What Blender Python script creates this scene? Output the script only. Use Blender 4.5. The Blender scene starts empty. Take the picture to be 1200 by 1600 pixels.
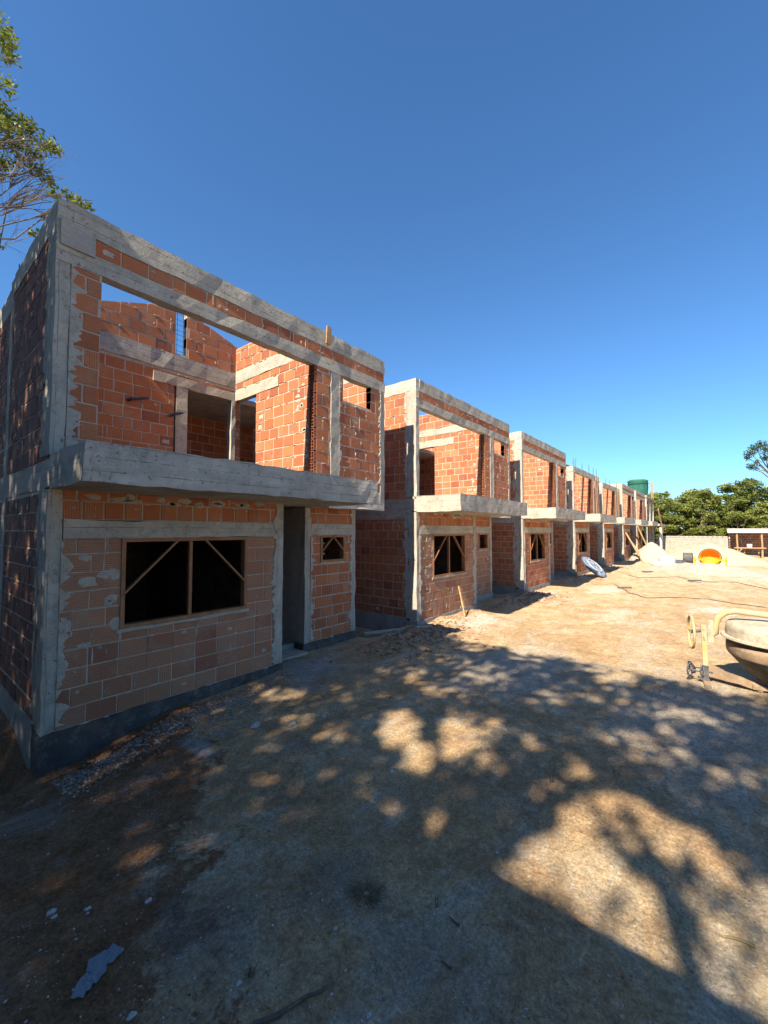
import bpy, math, random
import numpy as np
from mathutils import Vector, Matrix, noise
R = random.Random(7)
PI = math.pi
sc = bpy.context.scene
COL = sc.collection

# ------------------------------------------------------------------ camera, light, exposure
EYE = Vector((0, 0, 2.45))
cam_d = bpy.data.cameras.new('camera')
cam = bpy.data.objects.new('camera', cam_d); COL.objects.link(cam)
cam_d.sensor_fit = 'VERTICAL'; cam_d.sensor_height = 36.0
cam_d.lens = 645.0 / 1600.0 * 36.0
cam_d.clip_start = 0.05; cam_d.clip_end = 3000
pit = math.atan(29 / 645.0); hd = math.atan(522 / 645.0 * math.cos(pit))
cam.location = EYE
cam.rotation_euler = (PI / 2 + pit, 0, hd - PI / 2)
sc.camera = cam
SUN = Vector((1.0, 0.06, -0.94)).normalized()          # the way the light travels
elev = math.asin(-SUN.z)
w = bpy.data.worlds.new('World'); sc.world = w; w.use_nodes = True
nt = w.node_tree; nt.nodes.clear()
sky = nt.nodes.new('ShaderNodeTexSky'); sky.sky_type = 'NISHITA'; sky.sun_disc = False
sky.sun_elevation = elev; sky.sun_rotation = math.atan2(-SUN.x, -SUN.y) % (2 * PI)
sky.air_density = 1.0; sky.dust_density = 0.25; sky.ozone_density = 3.0; sky.altitude = 30
bg = nt.nodes.new('ShaderNodeBackground'); bg.inputs[1].default_value = 0.067
wo = nt.nodes.new('ShaderNodeOutputWorld')
tint = nt.nodes.new('ShaderNodeMix'); tint.data_type = 'RGBA'; tint.blend_type = 'MULTIPLY'; tint.inputs[0].default_value = 1.0
tint.inputs[7].default_value = (.63, 1.0, 1.28, 1)
nt.links.new(sky.outputs[0], tint.inputs[6]); nt.links.new(tint.outputs[2], bg.inputs[0]); nt.links.new(bg.outputs[0], wo.inputs[0])
sl = bpy.data.lights.new('sun', 'SUN'); sl.energy = 5.0; sl.angle = math.radians(0.53); sl.color = (1, 0.88, 0.70)
sun = bpy.data.objects.new('sun', sl); COL.objects.link(sun)
sun.rotation_euler = SUN.to_track_quat('-Z', 'Y').to_euler(); sun.location = (-20, -5, 30)
sc.view_settings.view_transform = 'Standard'; sc.view_settings.look = 'None'
sc.view_settings.gamma = 1; sc.view_settings.exposure = 1.3
sc.view_settings.use_curve_mapping = False

# ------------------------------------------------------------------ materials
def mat(name, col=(.5, .5, .5), rough=.9, metal=0):
    m = bpy.data.materials.new(name); m.use_nodes = True
    b = m.node_tree.nodes['Principled BSDF']
    b.inputs['Base Color'].default_value = (*col, 1); b.inputs['Roughness'].default_value = rough
    b.inputs['Metallic'].default_value = metal
    b.inputs['Specular IOR Level'].default_value = .25
    return m
class NT:
    def __init__(s, m): s.t = m.node_tree; s.b = s.t.nodes['Principled BSDF']
    def n(s, ty, **k):
        q = s.t.nodes.new(ty)
        for a, v in k.items(): setattr(q, a, v)
        return q
    def l(s, a, b): s.t.links.new(a, b)
    def put(s, sock, v):
        if hasattr(v, 'is_output'): s.l(v, sock)
        elif isinstance(v, tuple): sock.default_value = (*v, 1) if len(v) == 3 and sock.type == 'RGBA' else v
        else: sock.default_value = v
    def pos(s): return s.n('ShaderNodeNewGeometry').outputs['Position']
    def noise(s, scale, detail=5, rough=.6, vec=None, dist=0):
        q = s.n('ShaderNodeTexNoise'); q.inputs['Scale'].default_value = scale; q.inputs['Detail'].default_value = detail
        q.inputs['Roughness'].default_value = rough; q.inputs['Distortion'].default_value = dist
        s.l(vec if vec else s.pos(), q.inputs['Vector']); return q.outputs['Fac']
    def scaled(s, v):
        q = s.n('ShaderNodeVectorMath', operation='MULTIPLY'); s.l(s.pos(), q.inputs[0]); q.inputs[1].default_value = v; return q.outputs[0]
    def ramp(s, fac, pts):
        q = s.n('ShaderNodeValToRGB'); e = q.color_ramp.elements
        while len(e) < len(pts): e.new(.5)
        for i, (p, c) in enumerate(pts):
            e[i].position = p; e[i].color = (c, c, c, 1) if not isinstance(c, tuple) else (*c, 1)
        s.l(fac, q.inputs[0]); return q.outputs[0]
    def mix(s, f, a, b, mode='MIX'):
        q = s.n('ShaderNodeMix', data_type='RGBA', blend_type=mode)
        s.put(q.inputs[0], f); s.put(q.inputs[6], a); s.put(q.inputs[7], b); return q.outputs[2]
    def math(s, op, a, b=0.0, c=None):
        q = s.n('ShaderNodeMath', operation=op); s.put(q.inputs[0], a); s.put(q.inputs[1], b)
        if c is not None: s.put(q.inputs[2], c)
        return q.outputs[0]
    def bump(s, h, dist, strength=1, prev=None):
        q = s.n('ShaderNodeBump'); q.inputs['Distance'].default_value = dist; q.inputs['Strength'].default_value = strength
        s.l(h, q.inputs['Height'])
        if prev: s.l(prev, q.inputs['Normal'])
        return q.outputs[0]
    def fin(s, col, nrm=None):
        s.l(col, s.b.inputs['Base Color'])
        if nrm: s.l(nrm, s.b.inputs['Normal'])

def brick_mat(name, cols, vertical=False, dust=.25):
    m = mat(name, rough=.85); g = NT(m)
    at = g.n('ShaderNodeAttribute', attribute_name='rnd').outputs['Fac']
    oi = g.n('ShaderNodeObjectInfo').outputs['Random']
    r = g.math('FRACT', g.math('ADD', at, oi))
    c = g.ramp(r, list(zip([0, .2, .45, .7, .88, 1], cols)))
    nz = g.noise(9, 6, .7)
    c = g.mix(g.ramp(nz, [(.35, .0), (.75, .35)]), c, (.30, .11, .06))
    c = g.mix(g.ramp(g.noise(3.1, 9, .8), [(.50, 0.0), (.74, dust * 1.9)]), c, (.43, .32, .23))
    c = g.mix(g.ramp(g.noise(30, 4, .8), [(.62, 0.0), (.75, dust)]), c, (.62, .53, .44))
    sp = g.n('ShaderNodeSeparateXYZ'); g.l(g.pos(), sp.inputs[0])
    co = g.math('ADD', sp.outputs[0], sp.outputs[1]) if vertical else sp.outputs[2]
    f = g.math('PINGPONG', g.math('MULTIPLY', co, 1 / .023), .5)
    rib = g.math('SMOOTH_MIN', g.math('MULTIPLY', f, 4), 1.0, .3)
    c = g.mix(g.math('MULTIPLY', g.math('SUBTRACT', 1.0, rib), .45), c, (.17, .055, .035))
    n1 = g.bump(rib, .004, .8); n2 = g.bump(g.noise(60, 5, .7), .004, .6, n1)
    g.fin(c, n2); return m
red = [(.41, .13, .055), (.47, .16, .068), (.53, .195, .082), (.45, .145, .06), (.29, .09, .045), (.55, .24, .12)]
pale = [(.36, .185, .105), (.39, .20, .115), (.42, .235, .14), (.37, .175, .10), (.29, .13, .08), (.43, .26, .165)]
M = {}
M['brick'] = brick_mat('red_hollow_brick', red)
M['brickv'] = brick_mat('red_brick_on_end', red, True)
M['brickp'] = brick_mat('dusty_pink_brick', pale, False, .35)
M['brickd'] = brick_mat('shade_dark_brick', [(.10, .055, .045), (.15, .075, .055), (.20, .095, .065), (.13, .065, .05), (.09, .05, .045), (.24, .13, .09)], False, .3)  # darker brick copy: shade of the side wall and lower rooms put into colour
M['brickpv'] = brick_mat('dusty_brick_on_end', pale, True, .35)

def rough_mat(name, c1, c2, c3=None, sc1=2.5, bscale=40, bd=.006, rough=.95, streak=None, boards=None):
    m = mat(name, rough=rough); g = NT(m)
    a = g.noise(sc1, 8, .7); c = g.mix(g.ramp(a, [(.35, 0.0), (.65, 1.0)]), c1, c2)
    if c3: c = g.mix(g.ramp(g.noise(sc1 * 3.1, 7, .75), [(.52, 0.0), (.68, .8)]), c, c3)
    if streak:
        v = g.scaled(streak[0]); s2 = g.noise(streak[1], 5, .6, v)
        c = g.mix(g.ramp(s2, [(.42, 0.0), (.7, streak[2])]), c, streak[3])
    h = g.noise(bscale, 6, .7); n = g.bump(h, bd, .9)
    n = g.bump(g.noise(bscale * .2, 5, .6), bd * 1.3, .7, n)
    if boards:
        sp = g.n('ShaderNodeSeparateXYZ'); g.l(g.pos(), sp.inputs[0])
        co = g.math('ADD', sp.outputs[0], sp.outputs[1]) if boards == 'v' else sp.outputs[2]
        co = g.math('ADD', co, g.math('MULTIPLY', a, .03))
        ln = g.math('LESS_THAN', g.math('PINGPONG', g.math('MULTIPLY', co, 1 / .125), .5), .028)
        ln = g.math('MULTIPLY', ln, g.ramp(g.noise(4, 4, .7), [(.42, 0.0), (.58, 1.0)]))
        c = g.mix(g.math('MULTIPLY', ln, .7), c, (.13, .12, .11)); n = g.bump(ln, -.006, 1, n)
        pt = g.ramp(g.noise(26, 3, .8), [(.63, 0.0), (.67, 1.0)]); c = g.mix(g.math('MULTIPLY', pt, .55), c, (.12, .11, .10)); n = g.bump(pt, -.006, 1, n)
    if streak: n = g.bump(s2, .004, .6, n)
    g.fin(c, n); return m
M['mortar'] = rough_mat('mortar', (.40, .34, .27), (.50, .44, .36), (.30, .25, .2), 6, 70, .008)
M['room_shade'] = rough_mat('shade_dark_mortar', (.10, .085, .07), (.15, .125, .10), None, 5, 60, .006)  # near-black joints: shade of the rooms behind the windows put into the colour
M['concrete'] = rough_mat('cast_concrete', (.34, .31, .26), (.50, .46, .385), (.22, .2, .17), 2.2, 45, .006, .95, ((1, 1, 9), 1.2, .35, (.22, .21, .19)), 'h')
M['concrete_v'] = rough_mat('cast_concrete_with_drips', (.34, .31, .26), (.50, .46, .385), (.22, .2, .17), 2.0, 45, .006, .95, ((9, 9, .8), 1.2, .35, (.21, .2, .18)), 'v')
M['spill'] = rough_mat('spilled_concrete', (.36, .325, .27), (.47, .43, .36), (.22, .2, .17), 5, 38, .016)
M['bitumen'] = rough_mat('tarred_plinth', (.055, .052, .05), (.11, .10, .095), (.2, .18, .16), 3, 40, .008)
M['found'] = rough_mat('foundation_concrete', (.22, .21, .2), (.33, .31, .29), (.15, .14, .13), 2, 40, .008)
M['soil_dark'] = rough_mat('rubble', (.20, .15, .11), (.33, .25, .19), (.5, .46, .4), 5, 50, .01)
M['wood'] = rough_mat('raw_timber', (.36, .22, .11), (.46, .3, .16), (.22, .13, .07), 3, 60, .002, .8, ((3, 3, 3), 6, .5, (.24, .15, .08)))
M['wood_frame'] = rough_mat('window_timber', (.26, .12, .055), (.36, .18, .085), (.2, .09, .045), 4, 60, .002, .7)
M['wood_grey'] = rough_mat('weathered_board', (.34, .31, .27), (.44, .41, .36), (.25, .22, .19), 3, 60, .002, .9, ((2, 2, 22), 2, .6, (.24, .22, .2)))
M['stone'] = rough_mat('loose_stone', (.30, .28, .25), (.52, .49, .45), (.2, .16, .13), 9, 50, .004)
M['stone_pale'] = rough_mat('pale_stone', (.34, .33, .32), (.46, .45, .43), (.24, .22, .2), 12, 50, .004)
M['steel'] = mat('rusty_rebar', (.10, .055, .04), .7, .4)
M['pvc'] = mat('plastic_sheet', (.17, .20, .23), .35)
M['white_paint'] = rough_mat('white_painted_metal', (.76, .75, .72), (.82, .81, .78), (.6, .58, .54), 3, 60, .001, .5)
M['yellow'] = rough_mat('worn_yellow_paint', (.50, .34, .11), (.46, .38, .25), (.36, .31, .24), 4, 60, .002, .55)
M['orange'] = rough_mat('orange_paint', (.72, .27, .012), (.80, .34, .02), (.55, .17, .02), 4, 50, .002, .5)
M['cement_crust'] = rough_mat('cement_crusted_steel', (.36, .31, .23), (.48, .43, .34), (.26, .17, .10), 5, 30, .012, .9)
M['rust_steel'] = rough_mat('cement_stained_steel', (.20, .14, .09), (.32, .22, .14), (.42, .36, .28), 4, 40, .004, .6)
M['dark_rust'] = rough_mat('dark_crusted_steel', (.10, .085, .065), (.2, .17, .13), (.33, .28, .22), 5, 40, .006, .7)
M['dark_steel'] = rough_mat('dark_steel', (.05, .05, .055), (.11, .11, .12), (.2, .18, .15), 6, 50, .002, .6)
M['greynet'] = rough_mat('green_mesh', (.02, .10, .075), (.035, .15, .11), (.012, .06, .05), 3, 60, .01, .8, ((8, 8, 1), 1.5, .5, (.01, .08, .06)))
M['lid'] = rough_mat('pale_blue_plastic', (.13, .19, .29), (.2, .26, .35), (.1, .13, .19), 4, 50, .002, .5)
M['tarp'] = rough_mat('woven_bag', (.30, .32, .36), (.40, .42, .45), (.14, .16, .2), 3, 50, .006, .7)
M['sand'] = rough_mat('pale_sand', (.36, .31, .22), (.43, .375, .28), (.3, .25, .18), 2, 70, .012)
M['gravel'] = rough_mat('crushed_stone', (.34, .31, .25), (.43, .395, .32), (.25, .22, .16), 5, 30, .03)
M['block'] = rough_mat('grey_block', (.28, .26, .22), (.38, .36, .31), (.2, .19, .17), 3, 50, .006)
M['bark'] = rough_mat('bark', (.13, .10, .075), (.2, .16, .12), (.08, .06, .045), 5, 30, .02)
M['grass'] = rough_mat('dry_grass', (.12, .10, .06), (.2, .17, .1), None, 9, 40, .002)
M['cable'] = mat('black_cable', (.03, .03, .03), .5)
M['plaster'] = rough_mat('lime_plaster', (.55, .52, .47), (.64, .61, .55), (.45, .42, .38), 1.5, 50, .004)

def leaf_mat(name, cols, tr=.3):
    m = bpy.data.materials.new(name); m.use_nodes = True; g = NT(m); b = g.b
    at = g.n('ShaderNodeAttribute', attribute_name='rnd').outputs['Fac']
    oi = g.n('ShaderNodeObjectInfo').outputs['Random']
    c = g.ramp(at, list(zip([i / (len(cols) - 1) for i in range(len(cols))], cols)))
    c = g.mix(g.math('MULTIPLY', oi, .35), c, (.05, .07, .012))
    g.l(c, b.inputs['Base Color']); b.inputs['Roughness'].default_value = .45; b.inputs['Specular IOR Level'].default_value = .35
    t = g.n('ShaderNodeBsdfTranslucent'); g.l(g.mix(.5, c, (.14, .2, .02)), t.inputs[0])
    mx = g.n('ShaderNodeMixShader'); mx.inputs[0].default_value = tr
    g.l(b.outputs[0], mx.inputs[1]); g.l(t.outputs[0], mx.inputs[2])
    g.l(mx.outputs[0], g.t.nodes['Material Output'].inputs[0]); return m
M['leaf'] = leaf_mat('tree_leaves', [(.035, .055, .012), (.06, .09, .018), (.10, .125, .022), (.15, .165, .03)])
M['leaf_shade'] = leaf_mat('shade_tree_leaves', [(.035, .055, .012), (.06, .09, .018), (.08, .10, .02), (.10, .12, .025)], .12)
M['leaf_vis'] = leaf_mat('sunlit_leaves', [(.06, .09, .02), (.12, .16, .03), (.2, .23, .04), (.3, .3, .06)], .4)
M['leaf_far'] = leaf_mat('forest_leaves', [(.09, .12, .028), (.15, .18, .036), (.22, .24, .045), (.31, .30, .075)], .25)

# ground material
def ground_mat():
    m = mat('sandy_earth', rough=1); g = NT(m); g.b.inputs['Specular IOR Level'].default_value = .1
    p = g.pos()
    big = g.noise(.55, 7, .62, p, .6); mid = g.noise(2.3, 8, .7, p); fine = g.noise(24, 6, .75, p); grit = g.noise(120, 3, .8, p)
    c = g.mix(g.ramp(big, [(.38, 0.0), (.62, 1.0)]), (.60, .395, .20), (.68, .50, .285))
    c = g.mix(g.ramp(mid, [(.40, 0.0), (.62, .75)]), c, (.42, .26, .14))
    c = g.mix(g.ramp(g.noise(1.1, 8, .72, p, .9), [(.50, 0.0), (.64, .8)]), c, (.60, .51, .37))
    # drifts of cement dust, drawn out along the track
    c = g.mix(g.ramp(g.noise(1.6, 8, .7, g.scaled((.45, 1.5, 1)), .5), [(.54, 0.0), (.68, .85)]), c, (.64, .57, .44))
    sx = g.n('ShaderNodeSeparateXYZ'); g.l(p, sx.inputs[0])
    # browner trodden soil near left; foreground shade also darkened into its colour
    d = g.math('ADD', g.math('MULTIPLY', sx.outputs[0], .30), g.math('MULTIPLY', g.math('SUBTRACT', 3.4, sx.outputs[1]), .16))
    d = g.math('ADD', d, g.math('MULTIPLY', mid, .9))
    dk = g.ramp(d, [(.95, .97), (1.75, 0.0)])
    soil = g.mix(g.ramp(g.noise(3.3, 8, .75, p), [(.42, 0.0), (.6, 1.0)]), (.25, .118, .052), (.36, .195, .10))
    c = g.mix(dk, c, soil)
    c = g.mix(g.math('MULTIPLY', g.ramp(g.noise(1.9, 9, .8, p), [(.56, 0.0), (.66, .8)]), .8), c, (.36, .34, .33))
    # cement heap traces by the doorway
    def blot(x, y, rx, ry, col, st, c):
        q = g.n('ShaderNodeVectorMath', operation='SUBTRACT'); g.l(p, q.inputs[0]); q.inputs[1].default_value = (x, y, 0)
        q2 = g.n('ShaderNodeVectorMath', operation='MULTIPLY'); g.l(q.outputs[0], q2.inputs[0]); q2.inputs[1].default_value = (1 / rx, 1 / ry, 0)
        ln = g.n('ShaderNodeVectorMath', operation='LENGTH'); g.l(q2.outputs[0], ln.inputs[0])
        v = g.math('ADD', ln.outputs['Value'], g.math('ADD', g.math('MULTIPLY', g.math('SUBTRACT', mid, .5), 2.6), g.math('MULTIPLY', g.math('SUBTRACT', grit, .5), 1.6)))
        return g.mix(g.ramp(v, [(.45, st), (1.0, 0.0)]), c, col)
    c = blot(4.4, 5.1, .75, .8, (.46, .43, .39), .9, c)
    c = blot(6.5, 2.6, 1.6, 1.3, (.52, .46, .37), .8, c)
    c = blot(6.3, .2, 2.2, 1.2, (.52, .46, .37), .8, c)
    c = blot(1.25, 2.3, .35, .4, (.27, .235, .2), .5, c)
    c = blot(1.9, 2.0, .4, .25, (.27, .235, .2), .5, c)
    c = blot(1.9, 1.2, .3, .5, (.25, .215, .18), .4, c)
    c = blot(.9, 4.5, .3, .5, (.36, .33, .29), .6, c)
    c = blot(2.2, 4.3, .12, .3, (.52, .5, .48), .8, c)
    c = blot(17.5, 3.4, 1.4, .7, (.66, .60, .47), .9, c)
    c = blot(12.5, 2.2, 1.5, .5, (.70, .62, .48), .6, c)
    c = blot(15, 0, .9, .5, (.74, .70, .62), .8, c)
    c = blot(9.5, 4.6, 1.0, .5, (.66, .61, .52), .8, c)
    c = blot(15, 4.9, 1.2, .5, (.68, .62, .52), .8, c)
    c = blot(29, 1, 9, 4.5, (.56, .49, .35), .7, c)
    c = g.mix(g.ramp(fine, [(.35, .0), (.7, .4)]), c, g.mix(.35, c, (.20, .14, .09)))
    c = g.mix(g.ramp(grit, [(.60, 0.0), (.72, .65)]), c, (.42, .39, .35))
    c = g.mix(g.ramp(g.noise(90, 3, .8, p), [(.62, 0.0), (.74, .6)]), c, (.10, .08, .065))
    for sc_, lo, hi in ((46, .62, 1.32), (15, .78, 1.2), (5.5, .84, 1.14)):
        f_ = g.ramp(g.noise(sc_, 4, .75, p), [(.32, lo / 1.5), (.68, hi / 1.5)])
        f_ = g.mix(1.0, f_, (1.5, 1.5, 1.5), 'MULTIPLY'); c = g.mix(1.0, c, f_, 'MULTIPLY')
    vo = g.n('ShaderNodeTexVoronoi', feature='F1'); vo.inputs['Scale'].default_value = 55; vo.inputs['Randomness'].default_value = 1; g.l(p, vo.inputs['Vector'])
    hs = g.n('ShaderNodeSeparateColor'); g.l(vo.outputs['Color'], hs.inputs[0])
    peb = g.math('MULTIPLY', g.math('LESS_THAN', vo.outputs['Distance'], g.math('MULTIPLY', hs.outputs[0], .42)), g.ramp(g.noise(1.7, 5, .7, p), [(.40, 0.15), (.60, 1.0)]))
    c = g.mix(g.math('MULTIPLY', peb, g.math('LESS_THAN', hs.outputs[1], .45)), c, g.mix(hs.outputs[2], (.10, .085, .07), (.40, .37, .33)))
    n = g.bump(peb, .006, .9); n = g.bump(grit, .012, 1, n); n = g.bump(fine, .035, 1, n); n = g.bump(mid, .09, .7, n)
    g.fin(c, n); return m
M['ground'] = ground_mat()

# ------------------------------------------------------------------ helpers
def tag(o, label=None, cat=None, group=None, kind=None):
    for k, v in (('label', label), ('category', cat), ('group', group), ('kind', kind)):
        if v: o[k] = v
    return o
def mesh_obj(name, V, Fc, m, parent=None, rnd=None, smooth=False, mats=None, mi=None):
    me = bpy.data.meshes.new(name); me.from_pydata(V, [], Fc); me.update()
    for q in (mats or [m]): me.materials.append(q)
    if mi is not None: me.polygons.foreach_set('material_index', mi)
    if rnd is not None:
        a = me.attributes.new('rnd', 'FLOAT', 'FACE'); a.data.foreach_set('value', rnd)
    if smooth: me.polygons.foreach_set('use_smooth', [True] * len(me.polygons))
    o = bpy.data.objects.new(name, me); COL.objects.link(o)
    if parent: o.parent = parent; o.matrix_parent_inverse = Matrix.Translation(parent.location).inverted() if parent.type == 'EMPTY' else Matrix()
    return o
def empty(name, loc, label, cat, group=None):
    o = bpy.data.objects.new(name, None); COL.objects.link(o); o.location = loc; o.empty_display_size = .2
    return tag(o, label, cat, group)
class MB:
    def __init__(s): s.v = []; s.f = []; s.r = []; s.m = []
    def add(s, V, Fc, rnd=0.0, mi=0):
        b = len(s.v); s.v += [tuple(p) for p in V]; s.f += [tuple(b + i for i in q) for q in Fc]
        s.r += [rnd] * len(Fc); s.m += [mi] * len(Fc)
    def box(s, x0, x1, y0, y1, z0, z1, rnd=0.0):
        s.add([(x0, y0, z0), (x1, y0, z0), (x1, y1, z0), (x0, y1, z0), (x0, y0, z1), (x1, y0, z1), (x1, y1, z1), (x0, y1, z1)],
              [(3, 2, 1, 0), (4, 5, 6, 7), (0, 1, 5, 4), (1, 2, 6, 5), (2, 3, 7, 6), (3, 0, 4, 7)], rnd)
    def bar(s, a, b, wd, ht, up=(0, 0, 1), rnd=0.0):
        a = Vector(a); b = Vector(b); d = (b - a).normalized(); u = Vector(up)
        if abs(d.dot(u)) > .95: u = Vector((1, 0, 0))
        sd = d.cross(u).normalized(); u = sd.cross(d).normalized()
        V = []
        for p in (a, b):
            for i, j in ((-1, -1), (1, -1), (1, 1), (-1, 1)): V.append(p + sd * i * wd / 2 + u * j * ht / 2)
        s.add(V, [(3, 2, 1, 0), (4, 5, 6, 7), (0, 1, 5, 4), (1, 2, 6, 5), (2, 3, 7, 6), (3, 0, 4, 7)], rnd)
    def tube(s, pts, rad, n=8, cap=True, rnd=0.0):
        pts = [Vector(p) for p in pts]; b = len(s.v); k = len(pts)
        if not hasattr(rad, '__len__'): rad = [rad] * k
        prev = None
        for i, p in enumerate(pts):
            d = (pts[min(i + 1, k - 1)] - pts[max(i - 1, 0)]).normalized()
            if prev is None: sd = d.orthogonal().normalized()
            else: sd = (prev - d * prev.dot(d)).normalized()
            prev = sd; up = d.cross(sd)
            for j in range(n):
                t = 2 * PI * j / n; s.v.append(tuple(p + (sd * math.cos(t) + up * math.sin(t)) * rad[i]))
        for i in range(k - 1):
            for j in range(n):
                s.f.append((b + i * n + j, b + i * n + (j + 1) % n, b + (i + 1) * n + (j + 1) % n, b + (i + 1) * n + j)); s.r.append(rnd); s.m.append(0)
        if cap:
            s.f.append(tuple(b + j for j in range(n))[::-1]); s.f.append(tuple(b + (k - 1) * n + j for j in range(n))); s.r += [rnd] * 2; s.m += [0] * 2
    def lathe(s, prof, c, ax, n=32):
        ax = Vector(ax).normalized(); sd = ax.orthogonal().normalized(); up = ax.cross(sd); c = Vector(c); b = len(s.v); k = len(prof)
        for (r, h) in prof:
            for j in range(n):
                t = 2 * PI * j / n; s.v.append(tuple(c + ax * h + (sd * math.cos(t) + up * math.sin(t)) * r))
        for i in range(k - 1):
            for j in range(n):
                s.f.append((b + i * n + j, b + i * n + (j + 1) % n, b + (i + 1) * n + (j + 1) % n, b + (i + 1) * n + j)); s.r.append(0.); s.m.append(0)
    def build(s, name, m, parent=None, smooth=False, rnd=False, kind=None, mats=None):
        o = mesh_obj(name, s.v, s.f, m, parent, s.r if rnd else None, smooth, mats, s.m if mats else None)
        if kind: o['kind'] = kind
        return o

def conc_box(mb, x0, x1, y0, y1, z0, z1, st=.17, j=.0065):
    """cast member: faces cut into panels and pushed slightly out of true, edges chipped"""
    def ax(a, b): n = max(1, int(round((b - a) / st))); return [a + (b - a) * i / n for i in range(n + 1)]
    X, Y, Z = ax(x0, x1), ax(y0, y1), ax(z0, z1); ids = {}
    b = len(mb.v)
    def vid(i, k, l):
        q = (i, k, l)
        if q not in ids:
            x, y, z = X[i], Y[k], Z[l]
            e = (i in (0, len(X) - 1)) + (k in (0, len(Y) - 1)) + (l in (0, len(Z) - 1))
            jj = j * (1.6 if e >= 2 else 1)
            if R.random() < .12 and e == 2: jj *= 1.8
            x += R.uniform(-jj, jj) * .7; y += R.uniform(-jj, jj) * .7; z += R.uniform(-jj, jj)
            ids[q] = len(mb.v); mb.v.append((x, y, z))
        return ids[q]
    def quad(a): mb.f.append(tuple(vid(*q) for q in a)); mb.r.append(0.); mb.m.append(0)
    nx, ny, nz = len(X) - 1, len(Y) - 1, len(Z) - 1
    for i in range(nx):
        for k in range(ny):
            quad([(i, k, nz), (i + 1, k, nz), (i + 1, k + 1, nz), (i, k + 1, nz)]); quad([(i, k + 1, 0), (i + 1, k + 1, 0), (i + 1, k, 0), (i, k, 0)])
        for l in range(nz):
            quad([(i, 0, l), (i + 1, 0, l), (i + 1, 0, l + 1), (i, 0, l + 1)]); quad([(i, ny, l + 1), (i + 1, ny, l + 1), (i + 1, ny, l), (i, ny, l)])
    for k in range(ny):
        for l in range(nz):
            quad([(0, k, l + 1), (0, k + 1, l + 1), (0, k + 1, l), (0, k, l)]); quad([(nx, k, l), (nx, k + 1, l), (nx, k + 1, l + 1), (nx, k, l + 1)])
def cut(rs, o):
    out = []
    for (a0, a1, b0, b1) in rs:
        if o[0] >= a1 or o[1] <= a0 or o[2] >= b1 or o[3] <= b0: out.append((a0, a1, b0, b1)); continue
        if o[0] > a0: out.append((a0, o[0], b0, b1))
        if o[1] < a1: out.append((o[1], a1, b0, b1))
        m0, m1 = max(a0, o[0]), min(a1, o[1])
        if o[2] > b0: out.append((m0, m1, b0, o[2]))
        if o[3] < b1: out.append((m0, m1, o[3], b1))
    return out
def clip(poly, hp):
    A, B, Cc = hp; out = []; n = len(poly)
    for i in range(n):
        p, q = poly[i], poly[(i + 1) % n]; fp = A * p[0] + B * p[1] - Cc; fq = A * q[0] + B * q[1] - Cc
        if fp <= 0: out.append(p)
        if (fp < 0 < fq) or (fq < 0 < fp):
            t = fp / (fp - fq); out.append((p[0] + t * (q[0] - p[0]), p[1] + t * (q[1] - p[1])))
    return out
def area(p): return abs(sum(p[i][0] * p[(i + 1) % len(p)][1] - p[(i + 1) % len(p)][0] * p[i][1] for i in range(len(p)))) / 2
def prism(poly, n0, n1, bev=.004):
    """polygon in (a, z) extruded over n, a soft arris on both faces; returns verts (a, n, z)"""
    cx = sum(p[0] for p in poly) / len(poly); cz = sum(p[1] for p in poly) / len(poly); k = len(poly)
    ins = []
    for p in poly:
        dx, dz = cx - p[0], cz - p[1]; ins.append((p[0] + math.copysign(min(bev, abs(dx)), dx), p[1] + math.copysign(min(bev, abs(dz)), dz)))
    V = [(p[0], n0, p[1]) for p in ins] + [(p[0], n0 + bev, p[1]) for p in poly] + [(p[0], n1 - bev, p[1]) for p in poly] + [(p[0], n1, p[1]) for p in ins]
    Fc = [tuple(range(k))]
    for r in range(3):
        for i in range(k): Fc.append((r * k + i, (r + 1) * k + i, (r + 1) * k + (i + 1) % k, r * k + (i + 1) % k))
    Fc.append(tuple(3 * k + i for i in range(k))[::-1]); return V, Fc
def holed(w_, h_, t, r):
    """a brick whose face is knocked in: ragged hole into the hollow cell"""
    o8 = [(-w_, -h_), (0, -h_), (w_, -h_), (w_, 0), (w_, h_), (0, h_), (-w_, h_), (-w_, 0)]
    cx, cz = r.uniform(-.3, .3) * w_, r.uniform(-.2, .2) * h_
    i8 = [(cx + p[0] * r.uniform(.3, .62), cz + p[1] * r.uniform(.3, .6)) for p in o8]
    V = [(p[0], 0, p[1]) for p in o8] + [(p[0], 0, p[1]) for p in i8] + [(p[0], .085, p[1]) for p in i8] + [(p[0], t, p[1]) for p in o8]
    Fc = []
    for i in range(8):
        j = (i + 1) % 8
        Fc += [(i, 8 + i, 8 + j, j), (8 + i, 16 + i, 16 + j, 8 + j), (i, j, 24 + j, 24 + i)]
    Fc += [tuple(range(16, 24)), tuple(range(24, 32))[::-1]]; return V, Fc

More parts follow.
